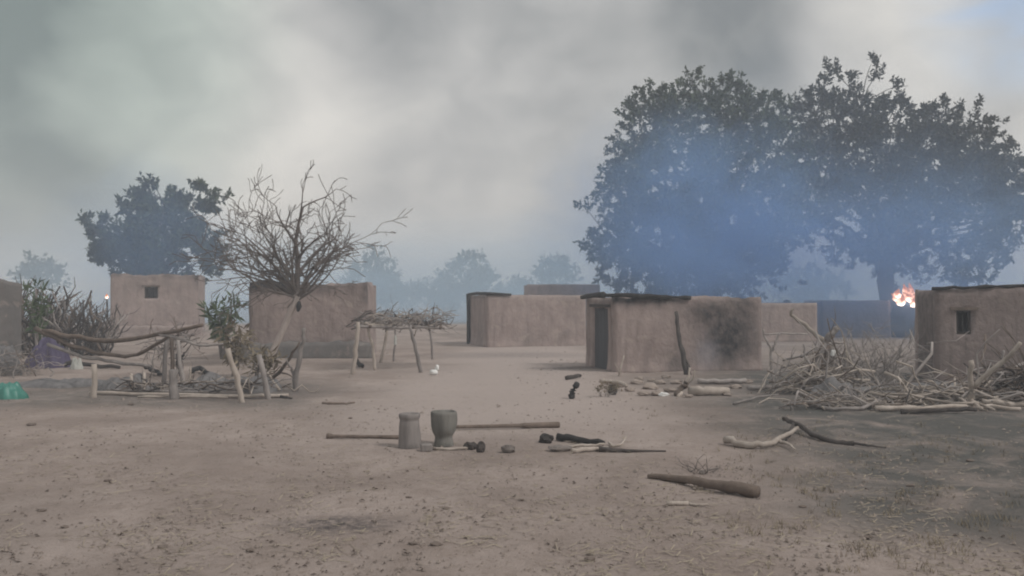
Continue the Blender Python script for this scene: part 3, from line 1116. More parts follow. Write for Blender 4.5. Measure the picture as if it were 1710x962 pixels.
lump('ash_heap', 'flat grey heap of ash under the collapsed shelter frame', 'ash', G(362, 650), .85, .55, .20, 'ash', 3.0, amp=.5, fine=.06)
lump('ash_heap', 'dark ash heap between the forked post and the pale leaning post', 'ash', G(432, 655), .38, .35, .26, 'ash', 5.0, amp=.5, fine=.07)
lump('ash_heap', 'green grey ash heap behind the low pale posts', 'ash', G(215, 652), .62, .4, .22, 'ash', 9.0, amp=.5, fine=.06)
lump('ash_heap', 'broad low ash heap in front of the purple cloth', 'ash', G(105, 642), .95, .55, .12, 'ash', 13.0, amp=.5, fine=.05)
lump('cloth_heap', 'purple cloth draped over a heap at the foot of the grey hut', 'cloth', G(82, 614), .52, .40, .62, 'purple_cloth', 17.0, amp=.55, freq=2.2, n=40, fine=.05)
lump('plastic_sheet', 'crumpled teal green plastic sheet on the ground at the yard edge', 'plastic sheet', G(8, 666), .38, .22, .24, 'green_plastic', 23.0, amp=.5, freq=2.6, n=36, fine=.05)
lump('cloth_heap', 'pale crumpled rag next to the purple cloth', 'cloth', G(128, 617), .17, .14, .22, 'pale_cloth', 27.0, amp=.6, n=24)
lump('cloth_heap', 'light grey rag heap beside the teal plastic sheet', 'cloth', G(8, 626), .38, .3, .62, 'ash', 37.0, amp=.6, n=24, fine=.05)

# brush fence, left background
f0 = G(110, 592)
bf = empty('brush_fence', f0, 'ragged fence of upright dark sticks left of the small windowed hut', 'fence')
for i in range(120):
    px = random.uniform(38, 182)
    Y = random.uniform(26.5, 29.5)
    topy = random.uniform(478, 520) if px < 120 else random.uniform(505, 535)
    bpos = at(px, 500 + F * CH / Y, Y)
    bpos.z = gh(bpos.x, bpos.y) - .05
    Lh = max(.5, (at(px, topy, Y) - bpos).z)
    d = Vector((random.gauss(0, .38), random.gauss(0, .3), 1))
    stick(bf, bpos - Vector(f0), d, Lh * 1.08, random.uniform(1.4, 2.4), random.choice(('wood_dark', 'wood_dark', 'wood_grey', 'wood_brown')))
for i in range(6):
    Y = random.uniform(27, 29)
    a = at(random.uniform(35, 100), random.uniform(525, 575), Y) - Vector(f0)
    stick(bf, a, (1, random.gauss(0, .1), random.gauss(0, .12)), random.uniform(1.5, 2.4), .8, 'wood_grey', name='rail')


lc = empty('brush_pile', G(30, 628), 'loose grey twigs heaped between the grey hut and the purple cloth', 'brush')
for i in range(64):
    d = Vector((random.gauss(0, 1), random.gauss(0, .6), abs(random.gauss(0, .35))))
    stick(lc, Vector((random.gauss(-.1, .4), random.gauss(.1, .3), .03 + .45 * random.random())) - d.normalized() * .25 * Vector((1, 1, 0)).length * .5, d, random.uniform(.4, .9), random.uniform(.9, 1.7))
db = empty('brush_pile', G(330, 662), 'charred and pale sticks strewn through the ash under the shelter frame', 'brush')
for i in range(60):
    d = Vector((random.gauss(0, 1), random.gauss(0, .5), abs(random.gauss(0, .08))))
    stick(db, Vector((random.uniform(-1.7, 1.5), random.uniform(-.05, .75), .05 + .15 * random.random())), d, random.uniform(.3, .8), random.uniform(1.2, 2.6), random.choice(('wood_dark', 'wood_dark', 'wood_grey', 'wood_brown', 'wood_pale')))

# leafy plants
def stalk_plant(label, base, stalks, mat_leaf, name='leafy_shrub', leaf=(.25, .5), droop=.0):
    e_ = empty(name, base, label, 'plant')
    m_ = MB()
    sp = []
    for (px, py, Y, r) in stalks:
        t_ = at(px, py, Y) - Vector(base)
        b_ = Vector((random.uniform(-.08, .08), random.uniform(-.08, .08), -.05))
        pp = limb_path(b_, t_, 5, .4, px)
        m_.tube(pp, [r, r * .9, r * .8, r * .6, r * .4, r * .2], 5)
        for q in pp[2:]:
            for _ in range(2):
                sp.append((np.array(q), np.array(Vector((random.gauss(0, .5), random.gauss(0, .5), .8 - droop)).normalized())))
    m_.build('stalks', 'wood_grey', e_)
    leaves_mesh(sp, 'foliage', mat_leaf, e_, per=4, length=leaf, width=.22, slen=.15)
    return e_


gb_ = gp(372, 607)
stalk_plant('green leafy shrub growing between the two left huts', G(372, 600),
            [(345, 520, 25.2, .025), (360, 508, 25.2, .025), (375, 512, 25.4, .025), (390, 505, 25.2, .02), (402, 515, 25.0, .02), (352, 535, 25.0, .02), (382, 530, 24.8, .02),
             (368, 540, 25, .02), (350, 528, 25, .02), (365, 522, 25, .02)], 'leaf_green', leaf=(.2, .38))
stalk_plant('dried straw coloured plant drooping below the green shrub', G(392, 630),
            [(375, 545, 19.4, .02), (392, 540, 19.4, .02), (405, 550, 19.4, .02), (415, 560, 19.4, .02), (385, 560, 19.2, .02), (400, 565, 19.2, .02), (412, 580, 19.2, .02)],
            'leaf_dry', leaf=(.15, .3), droop=.9)
stalk_plant('tall thin green stalks growing beside the grey hut', G(62, 607),
            [(48, 490, 23.5, .03), (60, 480, 23.5, .03), (72, 488, 23.5, .03), (55, 510, 23.5, .025), (78, 515, 23.5, .025), (66, 525, 23.3, .02)], 'leaf_green', leaf=(.15, .35))
stalk_plant('straw dry plant in the ash by the forked post', G(432, 648),
            [(425, 595, 17.0, .02), (435, 590, 17.0, .02), (445, 598, 17.0, .02), (455, 600, 17.0, .02), (465, 596, 17.1, .015)], 'leaf_dry', leaf=(.12, .28), droop=.5)

# small flame on a burning post beside hut A
bp = at(178, 560, 42)
bp.z = gh(bp.x, bp.y) - .05
e_ = empty('burning_post', bp, 'thin burning post with a small bright flame beside the windowed hut', 'post')
pole('post', [(0, 0, 0), (.03, 0, 1.0), (0, 0, 1.8)], .05, .035, 'charred', e_, 3)
m = MB()
m.lathe([(0.0, 0), (.07, .05), (.075, .10), (.04, .18), (0.0, .26)], 9, wob=.5, seed=2)
fo = m.build('flame', 'fire', e_)
fo.location = (0, -.02, 1.78)

# ------------------------------------------------------------------ drying rack, centre left
r0_ = G(660, 622)
rk = empty('drying_rack', r0_, 'drying rack of thin crooked posts carrying a platform of twigs', 'rack')


def RK(px, py, Y):
    return at(px, py, Y) - Vector(r0_)


for (bx, by, tx, ty, r0, r1, mat) in ((588, 626, 598, 538, .055, .045, 'wood_pale'), (628, 618, 612, 538, .04, .03, 'wood_pale'), (634, 606, 648, 540, .045, .035, 'wood_pale'),
                                      (703, 622, 684, 545, .05, .035, 'wood_grey'), (656, 604, 660, 545, .03, .025, 'wood_grey'), (722, 600, 716, 545, .035, .03, 'wood_grey')):
    b_ = G(bx, by)
    pole('post', [b_ - Vector(r0_) - Vector((0, 0, .1)), RK((bx + tx) / 2 + 2, (by + ty) / 2, b_.y), RK(tx, ty, b_.y)], r0, r1, mat, rk, bx)
for (x0, y0, Y0, x1, y1, Y1, mat) in ((592, 545, 21, 742, 548, 22, 'wood_grey'), (600, 540, 23.2, 745, 540, 23.4, 'wood_grey'), (608, 541, 21.2, 640, 543, 21.4, 'wood_pale'),
                                      (618, 545, 21, 626, 540, 23.4, 'wood_brown'), (690, 547, 21.4, 694, 540, 23.4, 'wood_brown'), (735, 547, 21.6, 737, 540, 23.4, 'wood_brown')):
    pole('cross_pole', [RK(x0, y0, Y0), RK((x0 + x1) / 2, (y0 + y1) / 2 + 1, (Y0 + Y1) / 2), RK(x1, y1, Y1)], .035, .025, mat, rk, x0)
bh = at(668, 541, 22.2)
bp_ = empty('brush_heap', bh, 'tangle of grey twigs lying on top of the drying rack', 'brush')
for i in range(120):
    px = random.uniform(598, 742)
    Y = random.uniform(21.0, 23.3)
    a = at(px, random.uniform(522, 545), Y) - bh
    a.z = max(a.z, .02)
    d = Vector((random.gauss(0, 1), random.gauss(0, .7), random.gauss(.12, .35)))
    L = random.uniform(.45, 1.0)
    stick(bp_, a - d.normalized() * L * .5, d, L, random.uniform(1.0, 2.0), random.choice(('wood_grey', 'wood_dark', 'wood_grey', 'wood_pale')))
branch_thing('charred_log', 'curved charred piece of wood at the foot of the drying rack', 'log',
             [gz(594, 611, .16), gz(600, 614, .05), gz(606, 615, .06)], .06, .04, 'charred')
m = MB()
m.lathe([(0, .0), (.07, .01), (.095, .05), (.085, .10), (.05, .12), (0, .11)], 14, wob=.6, seed=3)
o2 = len(m.v)
m.tube([(.03, 0, .08), (.06, .01, .14), (.075, 0, .20), (.05, 0, .23)], [.04, .045, .035, .015], 8, wob=.5, seed=5)
ps = m.build('plastic_scrap', 'white_plastic')
ps.location = G(725, 627)
tag(ps, 'small bright white plastic scrap on the soil by the drying rack', 'scrap')
lump('cloth_heap', 'small pale rag hanging under the twig platform', 'cloth', at(660, 572, 21.2), .04, .03, .16, 'pale_cloth', 47.0, amp=.4, n=12)

# ------------------------------------------------------------------ mortars and pestles
o = MB()
o.lathe([(0, .002), (.125, 0), (.132, .012), (.131, .06), (.124, .16), (.117, .25), (.112, .315), (.106, .33), (.116, .345), (.121, .37), (.119, .395), (.112, .402), (.095, .398),
         (.088, .33), (.07, .2), (0, .17)], 36, wob=.10, seed=1)
mo = o.build('mortar', 'mortar_a')
mo.location = G(684, 748)
mo.location.z -= .008
tag(mo, 'upright wooden mortar with a straight body and grooved rim', 'mortar')
o = MB()
o.lathe([(0, .002), (.115, 0), (.118, .015), (.112, .05), (.104, .09), (.102, .115), (.115, .14), (.135, .18), (.149, .24), (.154, .31), (.155, .37), (.152, .40), (.143, .408),
         (.128, .404), (.12, .33), (.085, .2), (0, .17)], 36, wob=.08, seed=6)
mo = o.build('mortar', 'mortar_b')
mo.location = G(741, 744)
mo.location.z -= .008
tag(mo, 'dark goblet shaped wooden mortar with a narrow foot', 'mortar')
m = MB()


def pestle(label, a, b_, prof, mat):
    a, b_ = Vector(a), Vector(b_)
    n = len(prof)
    m_ = MB()
    m_.tube([(b_ - a) * (f) + Vector((0, 0, .004 * noise.noise((i, 0, a.x)))) for i, (f, r) in enumerate(prof)], [r for f, r in prof], 10, wob=.12, seed=a.x)
    o_ = m_.build('pestle', mat)
    o_.location = a
    return tag(o_, label, 'pestle')


a, b_ = gz(545, 733, .028), gz(668, 735, .03)
pestle('thin wooden pestle lying left of the straight mortar', a, b_, [(0, .02), (.01, .036), (.06, .034), (.1, .022), (.4, .021), (.75, .023), (1, .024)], 'wood_brown')
a, b_ = gz(755, 717, .036), gz(935, 715, .036)
pestle('long thick wooden pestle lying right of the goblet mortar', a, b_, [(0, .02), (.02, .024), (.35, .025), (.5, .027), (.62, .028), (.66, .036), (.9, .041), (.985, .042), (1, .03)], 'wood_brown')

# pieces of wood and stones by the mortars
m = MB()
m.box((-.065, -.06, 0), (.065, .06, .085))
ob = m.build('wood_block', 'wood_grey', smooth=False)
ob.location = G(712, 754)
ob.rotation_euler.z = .15
bv = ob.modifiers.new('bevel', 'BEVEL')
bv.width = .012
tag(ob, 'small wooden block lying at the foot of the mortars', 'block')
branch_thing('plank', 'narrow pale plank on the soil beside the wooden block', 'plank', [gz(722, 752, .02), gz(752, 753, .02), gz(786, 750, .02)], .018, .014, 'wood_pale')


def rock(name, label, cat, c, r, mat, seed, sq=(1, .9, .75), group=None):
    m_ = MB()
    n, k_ = 10, 6
    for j in range(k_ + 1):
        th = math.pi * j / k_
        for i in range(n):
            a = 2 * math.pi * i / n
            d = Vector((math.sin(th) * math.cos(a), math.sin(th) * math.sin(a), math.cos(th)))
            w = 1 + .45 * noise.noise(d * 1.5 + Vector((seed, seed * .7, 0)))
            m_.v.append((d.x * r * w * sq[0], d.y * r * w * sq[1], d.z * r * w * sq[2] + r * sq[2] * .75))
    for j in range(k_):
        for i in range(n):
            i2 = (i + 1) % n
            m_.f.append((j * n + i, (j + 1) * n + i, (j + 1) * n + i2, j * n + i2))
    o_ = m_.build(name, mat, smooth=False)
    o_.location = c
    return tag(o_, label, cat, group)


rock('clod', 'dark wedge of charred wood beside the narrow plank', 'charcoal', G(786, 750), .06, 'wood_dark', 2, (1.2, .8, .8))
rock('clod', 'upright dark lump between the plank and the round stone', 'charcoal', G(803, 755), .06, 'wood_dark', 5, (.8, .8, 1.1))
rock('stone', 'single rounded stone lying right of the mortars', 'stone', G(848, 756), .072, 'stone', 8, (1.1, .9, .7))
rock('stone', 'dark stone at the left end of the burnt sticks', 'stone', G(912, 742), .078, 'pot', 11, (1.1, .9, .85))
rock('stone', 'low grey stone in front of the burnt sticks', 'stone', G(936, 755), .085, 'stone', 15, (1.5, .8, .5))
branch_thing('charred_log', 'burnt stick lying on the soil right of the mortars', 'log', [gz(930, 738, .05), gz(965, 741, .05), gz(1008, 747, .04)], .045, .03, 'charred')
branch_thing('fallen_branch', 'whitish ash coated stick under the burnt stick', 'branch', [gz(955, 759, .03), gz(985, 757, .03), gz(1015, 754, .03)], .028, .02, 'wood_pale')
branch_thing('fallen_branch', 'thin pale stick beside the ash coated stick', 'branch', [gz(948, 751, .03), gz(980, 751, .04), gz(1010, 750, .05)], .018, .012, 'wood_pale')
branch_thing('fallen_branch', 'small curved pale twig like a hook near the burnt sticks', 'branch', [gz(1017, 744, .03), gz(1022, 749, .02), gz(1036, 749, .03), gz(1046, 738, .06)], .016, .01, 'wood_pale')
branch_thing('fallen_branch', 'long thin dark stick tapering away from the burnt sticks', 'branch', [gz(1000, 757, .03), gz(1050, 758, .02), gz(1112, 758, .015)], .028, .008, 'wood_dark')

# foreground branches and log
branch_thing('fallen_branch', 'pale forked branch lying on the ashy soil', 'branch', [gz(1210, 744, .05), gz(1250, 751, .04), gz(1282, 751, .05), gz(1310, 740, .08), gz(1332, 732, .12)], .045, .022, 'wood_pale',
             forks=[([gz(1300, 745, .06), gz(1318, 750, .05), gz(1328, 757, .03)], .022, .01)])
branch_thing('fallen_branch', 'thin charred branch with a grey tip lying behind the pale forked branch', 'branch',
             [gz(1308, 718, .13), gz(1325, 722, .10), gz(1355, 733, .04), gz(1400, 744, .03), gz(1425, 746, .03)], .028, .032, 'wood_dark',
             forks=[([gz(1325, 723, .10), gz(1320, 732, .06), gz(1312, 740, .02)], .022, .012), ([gz(1425, 746, .03), gz(1450, 749, .03), gz(1480, 751, .02)], .016, .01)])
branch_thing('fallen_log', 'thick bare log tapering to a dark thin end on the soil', 'log', [gz(1082, 801, .02), gz(1110, 805, .04), gz(1170, 817, .06), gz(1225, 828, .065), gz(1266, 834, .05)], .022, .058, 'wood_brown')
branch_thing('fallen_branch', 'short pale stick with a dark end in front of the thick log', 'branch', [gz(1113, 845, .02), gz(1150, 846, .02)], .02, .018, 'wood_pale',
             forks=[([gz(1150, 846, .02), gz(1168, 849, .015), gz(1182, 848, .02)], .014, .008)])
branch_thing('fallen_branch', 'thin brown stick lying alone on the path by the shelter', 'branch', [gz(538, 675, .02), gz(565, 676, .02), gz(592, 674, .02)], .022, .012, 'wood_brown')
branch_thing('charred_stub', 'short charred stub sticking up tilted from the path', 'stub', [gz(953, 664, -.03), at(958, 652, 15.4), at(964, 640, 15.4)], .06, .05, 'charred')
branch_thing('charred_stub', 'flat grey charred chip behind the tilted stub', 'stub', [gz(946, 634, .03), gz(957, 633, .04), gz(969, 631, .05)], .045, .035, 'wood_dark')

# tuft in front of the log
gt = G(1165, 790)
e_ = empty('dead_tuft', gt, 'small uprooted tuft of dark roots behind the thick log', 'plant')
for i in range(16):
    stick(e_, (random.uniform(-.12, .12), random.uniform(-.06, .06), .0), (random.gauss(0, .7), random.gauss(0, .5), random.uniform(.1, .7)), random.uniform(.12, .24), 1.2, 'wood_dark', name='root')
rock('stone', 'pale small stone beside the tuft of roots', 'stone', G(1172, 792), .03, 'stone', 21)

# ------------------------------------------------------------------ rubble and wood in front of hut E
for i, (px, py, r, mat, lab) in enumerate((
        (1062, 640, .10, 'rubble', None), (1085, 648, .12, 'rubble', None), (1102, 640, .09, 'rubble', None), (1118, 652, .10, 'rubble', None), (1075, 658, .09, 'rubble', None),
        (1140, 648, .08, 'rubble', None), (1052, 652, .08, 'rubble', None), (1098, 658, .10, 'rubble', None), (1128, 640, .10, 'rubble', None), (1200, 640, .08, 'rubble', None),
        (1228, 648, .09, 'rubble', None), (1250, 640, .08, 'rubble', None), (1035, 646, .07, 'rubble', None), (1068, 634, .08, 'rubble', None), (1112, 632, .08, 'rubble', None),
        (1150, 662, .06, 'rubble', None), (1215, 660, .06, 'rubble', None), (1088, 636, .07, 'rubble', None))):
    rock('mud_lump', 'broken lump of mud wall lying before the scorched hut', 'rubble', G(px, py), r, mat, 30 + i * 3.3, (1.3, .9, .55), group='rubble before the scorched hut')
rock('stone', 'whitish stone among the mud rubble before the scorched hut', 'stone', G(1109, 659), .08, 'white_plastic', 91, (1.2, .8, .5))
branch_thing('fallen_log', 'pale thick log lying before the black stained wall', 'log', [gz(1150, 658, .07), gz(1180, 660, .08), gz(1216, 659, .07)], .085, .07, 'wood_pale')
branch_thing('fallen_log', 'grey log lying against the foot of the black stained wall', 'log', [gz(1165, 640, .06), gz(1200, 641, .06), gz(1245, 640, .06)], .05, .05, 'wood_grey')
branch_thing('fallen_branch', 'crossed pale stick standing up from the rubble', 'branch', [gz(1132, 661, .0), at(1146, 640, 16.2), at(1152, 614, 16.2)], .035, .018, 'wood_pale',
             forks=[([at(1144, 646, 16.2), at(1158, 632, 16.1), at(1160, 618, 16.1)], .02, .012)])
branch_thing('fallen_branch', 'short thick brown stick tilted in the rubble', 'branch', [gz(1128, 660, .02), at(1138, 648, 15.9), at(1146, 638, 15.9)], .055, .05, 'wood_brown')
branch_thing('leaning_stick', 'dark crooked stick leaning upright on the scorched front wall', 'stick', [gz(1146, 627, -.03), at(1140, 590, 20.0), at(1133, 555, 20.3), at(1129, 521, 20.5)], .065, .04, 'wood_dark',
             forks=[([at(1141, 595, 20.0), at(1150, 608, 19.9), at(1153, 625, 19.7)], .03, .02)])
branch_thing('leaning_stick', 'thin pale forked stick at the corner beside the dark door', 'stick', [gz(1033, 628, -.03), at(1036, 615, 19.6), at(1042, 594, 19.7)], .028, .015, 'wood_pale',
             forks=[([at(1034, 622, 19.6), at(1029, 612, 19.6), at(1026, 606, 19.6)], .015, .008)])
branch_thing('plank', 'whitish plank resting on stones near the dark door', 'plank', [gz(1003, 648, .12), gz(1022, 648, .12), gz(1046, 652, .10)], .05, .035, 'wood_pale')
m = MB()
m.lathe([(0, .0), (.06, .0), (.09, .05), (.095, .10), (.075, .145), (.07, .16), (.078, .175), (.068, .175), (.06, .13), (0, .08)], 20, wob=.05)
ob = m.build('clay_pot', 'pot')
ob.location = G(1023, 657)
tag(ob, 'small black round pot beside the whitish plank', 'pot')
stalk_plant('low straw coloured weeds round the black pot', G(1012, 662), [(1000, 648, 15.6, .008), (1008, 645, 15.6, .008), (1016, 648, 15.6, .008), (995, 652, 15.6, .008), (1030, 652, 15.6, .008), (1038, 655, 15.6, .008)],
            'leaf_dry', leaf=(.04, .09))

# ------------------------------------------------------------------ heap of branches on the right
def heap(name, label, c, n, xr, yr, h, cat='brush', lens=(.7, 1.7), mats=('wood_grey', 'wood_brown', 'wood_grey', 'wood_pale', 'wood_pale'), up=.25, thick=(.7, 1.7)):
    e_ = empty(name, c, label, cat)
    for i in range(n):
        a = random.gauss(0, .5) * xr
        b2 = random.gauss(0, .5) * yr
        ht = h * max(0.05, 1 - (a / (xr * 1.3)) ** 2) * random.random()
        d = Vector((random.gauss(0, 1), random.gauss(0, .6), abs(random.gauss(0, up)) * random.choice((1, 1, -.6))))
        d.normalize()
        L = random.uniform(*lens)
        base = Vector((a, b2, ht + .03)) - d * L * .5
        low = min(base.z, base.z + d.z * L)
        if low < .02:
            base.z += .02 - low
        stick(e_, base, d, L, random.uniform(*thick), random.choice(mats))
    return e_


heap('brush_pile', 'tangled pile of dead branches between the scorched hut and the dry bush', G(1362, 655), 62, .8, .6, .36, up=.55)
heap('brush_pile', 'low row of dead branches along the yard edge before the narrow windowed hut', G(1560, 676), 70, 1.5, .45, .20, up=.12, lens=(.8, 1.9))
heap('brush_pile', 'dark pile of thin branches at the foot of the narrow windowed hut', G(1700, 672), 55, .55, .5, .55, up=.4, mats=('wood_dark', 'wood_grey', 'wood_brown'))
heap('brush_pile', 'flat scatter of grey branches spilling from the tangled pile onto the ash', G(1400, 682), 60, 1.0, .35, .10, up=.06, lens=(.5, 1.2))

# big individual branches
branch_thing('fallen_branch', 'long pale branch with a hooked tip rising from the tangled pile', 'branch',
             [gz(1392, 632, .05), at(1385, 580, 18.6), at(1362, 560, 18.7), at(1338, 540, 18.8), at(1320, 526, 18.8), at(1324, 516, 18.8)], .06, .03, 'wood_pale')
branch_thing('fallen_branch', 'thick pale forked limb standing in the tangled pile', 'branch',
             [gz(1348, 652, .0), at(1360, 610, 16.9), at(1372, 582, 17.0), at(1386, 560, 17.0), at(1398, 547, 17.0)], .07, .055, 'wood_grey',
             forks=[([at(1370, 585, 17.0), at(1350, 590, 16.8), at(1338, 596, 16.7)], .045, .03), ([at(1378, 574, 17), at(1398, 572, 17.1), at(1412, 574, 17.2)], .03, .015),
                    ([at(1358, 612, 16.9), at(1345, 600, 16.8), at(1342, 575, 16.8)], .03, .02)])
branch_thing('fallen_branch', 'brown limb propped beside the thick pale forked limb', 'branch',
             [gz(1380, 648, .0), at(1374, 612, 17.2), at(1380, 585, 17.3), at(1392, 560, 17.4)], .06, .04, 'wood_brown')
branch_thing('forked_post', 'small grey forked stick like a slingshot beside the scorched hut', 'post',
             [gz(1290, 640, -.05), at(1288, 600, 18), at(1288, 585, 18), at(1278, 565, 18), at(1274, 550, 18)], .035, .018, 'wood_grey',
             forks=[([at(1288, 586, 18), at(1296, 570, 18), at(1302, 556, 18)], .03, .022), ([at(1276, 558, 18), at(1310, 557, 18.2), at(1348, 558, 18.4)], .018, .015)])
pF = G(1622, 686)
branch_thing('forked_post', 'pale forked pole with a long slanting arm before the narrow windowed hut', 'post',
             [pF - Vector((0, 0, .1)), at(1621, 660, pF.y), at(1623, 640, pF.y), at(1621, 602, pF.y)], .05, .035, 'wood_pale',
             forks=[([at(1623, 646, pF.y), at(1650, 624, pF.y - .1), at(1682, 598, pF.y - .2), at(1704, 572, pF.y - .3)], .045, .03),
                    ([at(1622, 668, pF.y), at(1630, 676, pF.y - .2), gz(1640, 690, .03)], .035, .03)])
for lab, pts, r0, r1, mat in (
        ('long pale pole lying along the front of the low branch row', [(1462, 690, .05), (1540, 690, .06), (1640, 686, .06), (1705, 690, .05)], .04, .03, 'wood_pale'),
        ('curved grey branch trailing from the tangled pile along the ash', [(1338, 672, .05), (1380, 690, .04), (1440, 690, .05), (1480, 676, .12), (1540, 680, .06)], .03, .025, 'wood_grey'),
        ('straight yellowish pole resting on the low branch row', [(1535, 668, .22), (1580, 669, .22), (1618, 670, .2)], .028, .025, 'wood_pale'),
        ('pale stick slanting across the low branch row by the forked pole', [(1570, 676, .18), (1610, 680, .12), (1660, 692, .05)], .03, .02, 'wood_pale'),
        ('pale pole end lying right of the forked pole', [(1640, 684, .12), (1680, 686, .10), (1712, 686, .10)], .045, .04, 'wood_pale'),
        ('grey crooked branch arching over the dark pile of thin branches', [(1652, 680, .1), (1662, 668, .40), (1690, 664, .52), (1712, 660, .6)], .035, .025, 'wood_grey'),
        ('dark thick branch under the front pole of the low row', [(1505, 694, .04), (1570, 695, .05), (1630, 693, .05)], .04, .03, 'wood_dark'),
        ('thin grey stick lying on the ash before the scorched hut', [(1225, 676, .03), (1262, 668, .04), (1300, 664, .06)], .02, .014, 'wood_grey'),
        ('grey pole lying flat left of the tangled pile', [(1248, 652, .07), (1290, 652, .08), (1325, 650, .12)], .045, .04, 'wood_grey')):
    branch_thing('fallen_branch', lab, 'branch', [gz(*q) for q in pts], r0, r1, mat)
lump('ash_heap', 'pale grey ash heap inside the tangled pile of branches', 'ash', G(1392, 668), .45, .35, .30, 'ash', 61.0, amp=.5, fine=.06)
lump('plastic_scrap', 'small whitish scrap caught in the tangled pile', 'scrap', at(1391, 590, 17.1), .05, .05, .06, 'white_plastic', 67.0, amp=.6, n=14)
lump('soil_bank', 'low ashy soil bank under the row of branches', 'soil', G(1580, 662), 2.6, .7, .22, 'ash', 71.0, amp=.4, n=36, fine=.05)


# dry bush of fine twigs
def dry_bush(label, c, R_, h, n):
    e_ = empty('dry_bush', c, label, 'bush')
    m_ = MB()

    def tw(p0, d, L, r, lev):
        pts = [Vector(p0)]
        dd = Vector(d).normalized()
        for i in range(4):
            dd = (dd + Vector(rng.normal(0, .18, 3))).normalized()
            pts.append(pts[-1] + dd * L / 4)
        m_.tube(pts, [r, r * .85, r * .7, r * .5, r * .3], 4, cap=False)
        if lev < 2:
            for _ in range(4):
                q = pts[random.randint(1, 4)]
                tw(q, dd + Vector(rng.normal(0, .7, 3)), L * random.uniform(.4, .6), r * .6, lev + 1)
    for i in range(n):
        a = random.uniform(0, 6.28)
        tw((random.gauss(0, .25) * R_, random.gauss(0, .2) * R_, -.03), (math.cos(a) * .7, math.sin(a) * .7, 1.0), h * random.uniform(.7, 1.05), .016, 0)
    m_.build('twigs', 'wood_grey', e_)
    return e_


dry_bush('dense dry grey bush of fine twigs left of the narrow windowed hut', G(1472, 640), 1.2, 1.1, 22)
dry_bush('small dry twig bush beside the tangled pile of branches', G(1425, 648), .8, .85, 18)

# ------------------------------------------------------------------ fire behind the right hut
fb = at(1512, 563, 40.5)
fb.z = gh(fb.x, fb.y) - .05
e_ = empty('burning_heap', fb, 'burning heap of thatch with bright flames beside the smoke darkened house', 'fire')
kf = 40.5 / F
m = MB()
hz = (563 - 509) * kf
for j in range(9):
    f = j / 8
    for i in range(18):
        a = 2 * math.pi * i / 18
        w = (1.1 - .65 * f) * (1 + .3 * noise.noise((math.cos(a) * 1.5, math.sin(a) * 1.5, f * 3)))
        m.v.append((w * math.cos(a), w * .9 * math.sin(a), hz * f))
m.f = [(j * 18 + i, j * 18 + (i + 1) % 18, (j + 1) * 18 + (i + 1) % 18, (j + 1) * 18 + i) for j in range(8) for i in range(18)] + [tuple(8 * 18 + i for i in range(18))]
m.build('thatch', 'charred', e_)
for i in range(17):
    px, py = random.uniform(1494, 1532), random.uniform(498, 513)
    w, h = random.uniform(.10, .20), random.uniform(.28, .62) * (1 if i % 3 else 1.25)
    m = MB()
    lx, ly = random.gauss(0, .12), random.gauss(0, .06)
    m.tube([(0, 0, 0), (lx * .2, ly * .2, h * .12), (lx * .5, ly, h * .35), (lx * .3, ly, h * .6), (lx, ly, h * .82), (lx * 1.5, ly, h)],
           [w * .3, w * .8, w, w * .7, w * .35, .01], 10, wob=.6, seed=i * 3.3)
    fo = m.build('flame', 'fire', e_)
    fo.location = at(px, py, 39.5 + random.uniform(0, .5)) - fb

# ------------------------------------------------------------------ loose cover on the yard
def scatter(name, label, cat, n, mat, kindfn, region):
    m_ = MB()
    cnt = 0
    while cnt < n:
        py = 540 + 460 * random.random() ** .8
        px = random.uniform(-60, 1770)
        if not region(px, py):
            continue
        q = G(px, py)
        kindfn(m_, q)
        cnt += 1
    o_ = m_.build(name, mat, smooth=False)
    return tag(o_, label, cat, kind='stuff')


def clod(m_, q):
    r = random.choice((.006, .008, .01, .013, .02)) * random.uniform(.7, 1.3) * (1 + max(0, q.y - 8) * .06)
    vs = []
    for d in ((1, 0, 0), (-.2, .9, 0), (-.9, -.1, 0), (.1, -1, 0), (.1, .1, .8)):
        vs.append(q + Vector(d) * r * random.uniform(.7, 1.3) + Vector((0, 0, .002)))
    m_.add(vs, [(0, 1, 4), (1, 2, 4), (2, 3, 4), (3, 0, 4)])


def straw(m_, q):
    a = random.uniform(0, 6.28)
    L = random.uniform(.03, .12)
    w = random.uniform(.0022, .005)
    d = Vector((math.cos(a), math.sin(a), random.uniform(-.05, .2)))
    s_ = Vector((-math.sin(a), math.cos(a), 0)) * w
    q = q + Vector((0, 0, .008))
    m_.add([q - s_, q + s_, q + d * L + s_ * .6 + Vector((0, 0, .004)), q + d * L - s_ * .6], [(0, 1, 2, 3)])


def flake(m_, q):
    a = random.uniform(0, 6.28)
    L = random.uniform(.015, .045)
    d = Vector((math.cos(a), math.sin(a), 0)) * L
    s_ = Vector((-math.sin(a), math.cos(a), 0)) * L * .3
    h = random.uniform(.006, .022)
    q = q + Vector((0, 0, .006))
    m_.add([q, q + d * .5 + s_ + Vector((0, 0, h)), q + d + Vector((0, 0, h * .3)), q + d * .5 - s_ + Vector((0, 0, h * .6))], [(0, 1, 2, 3)])


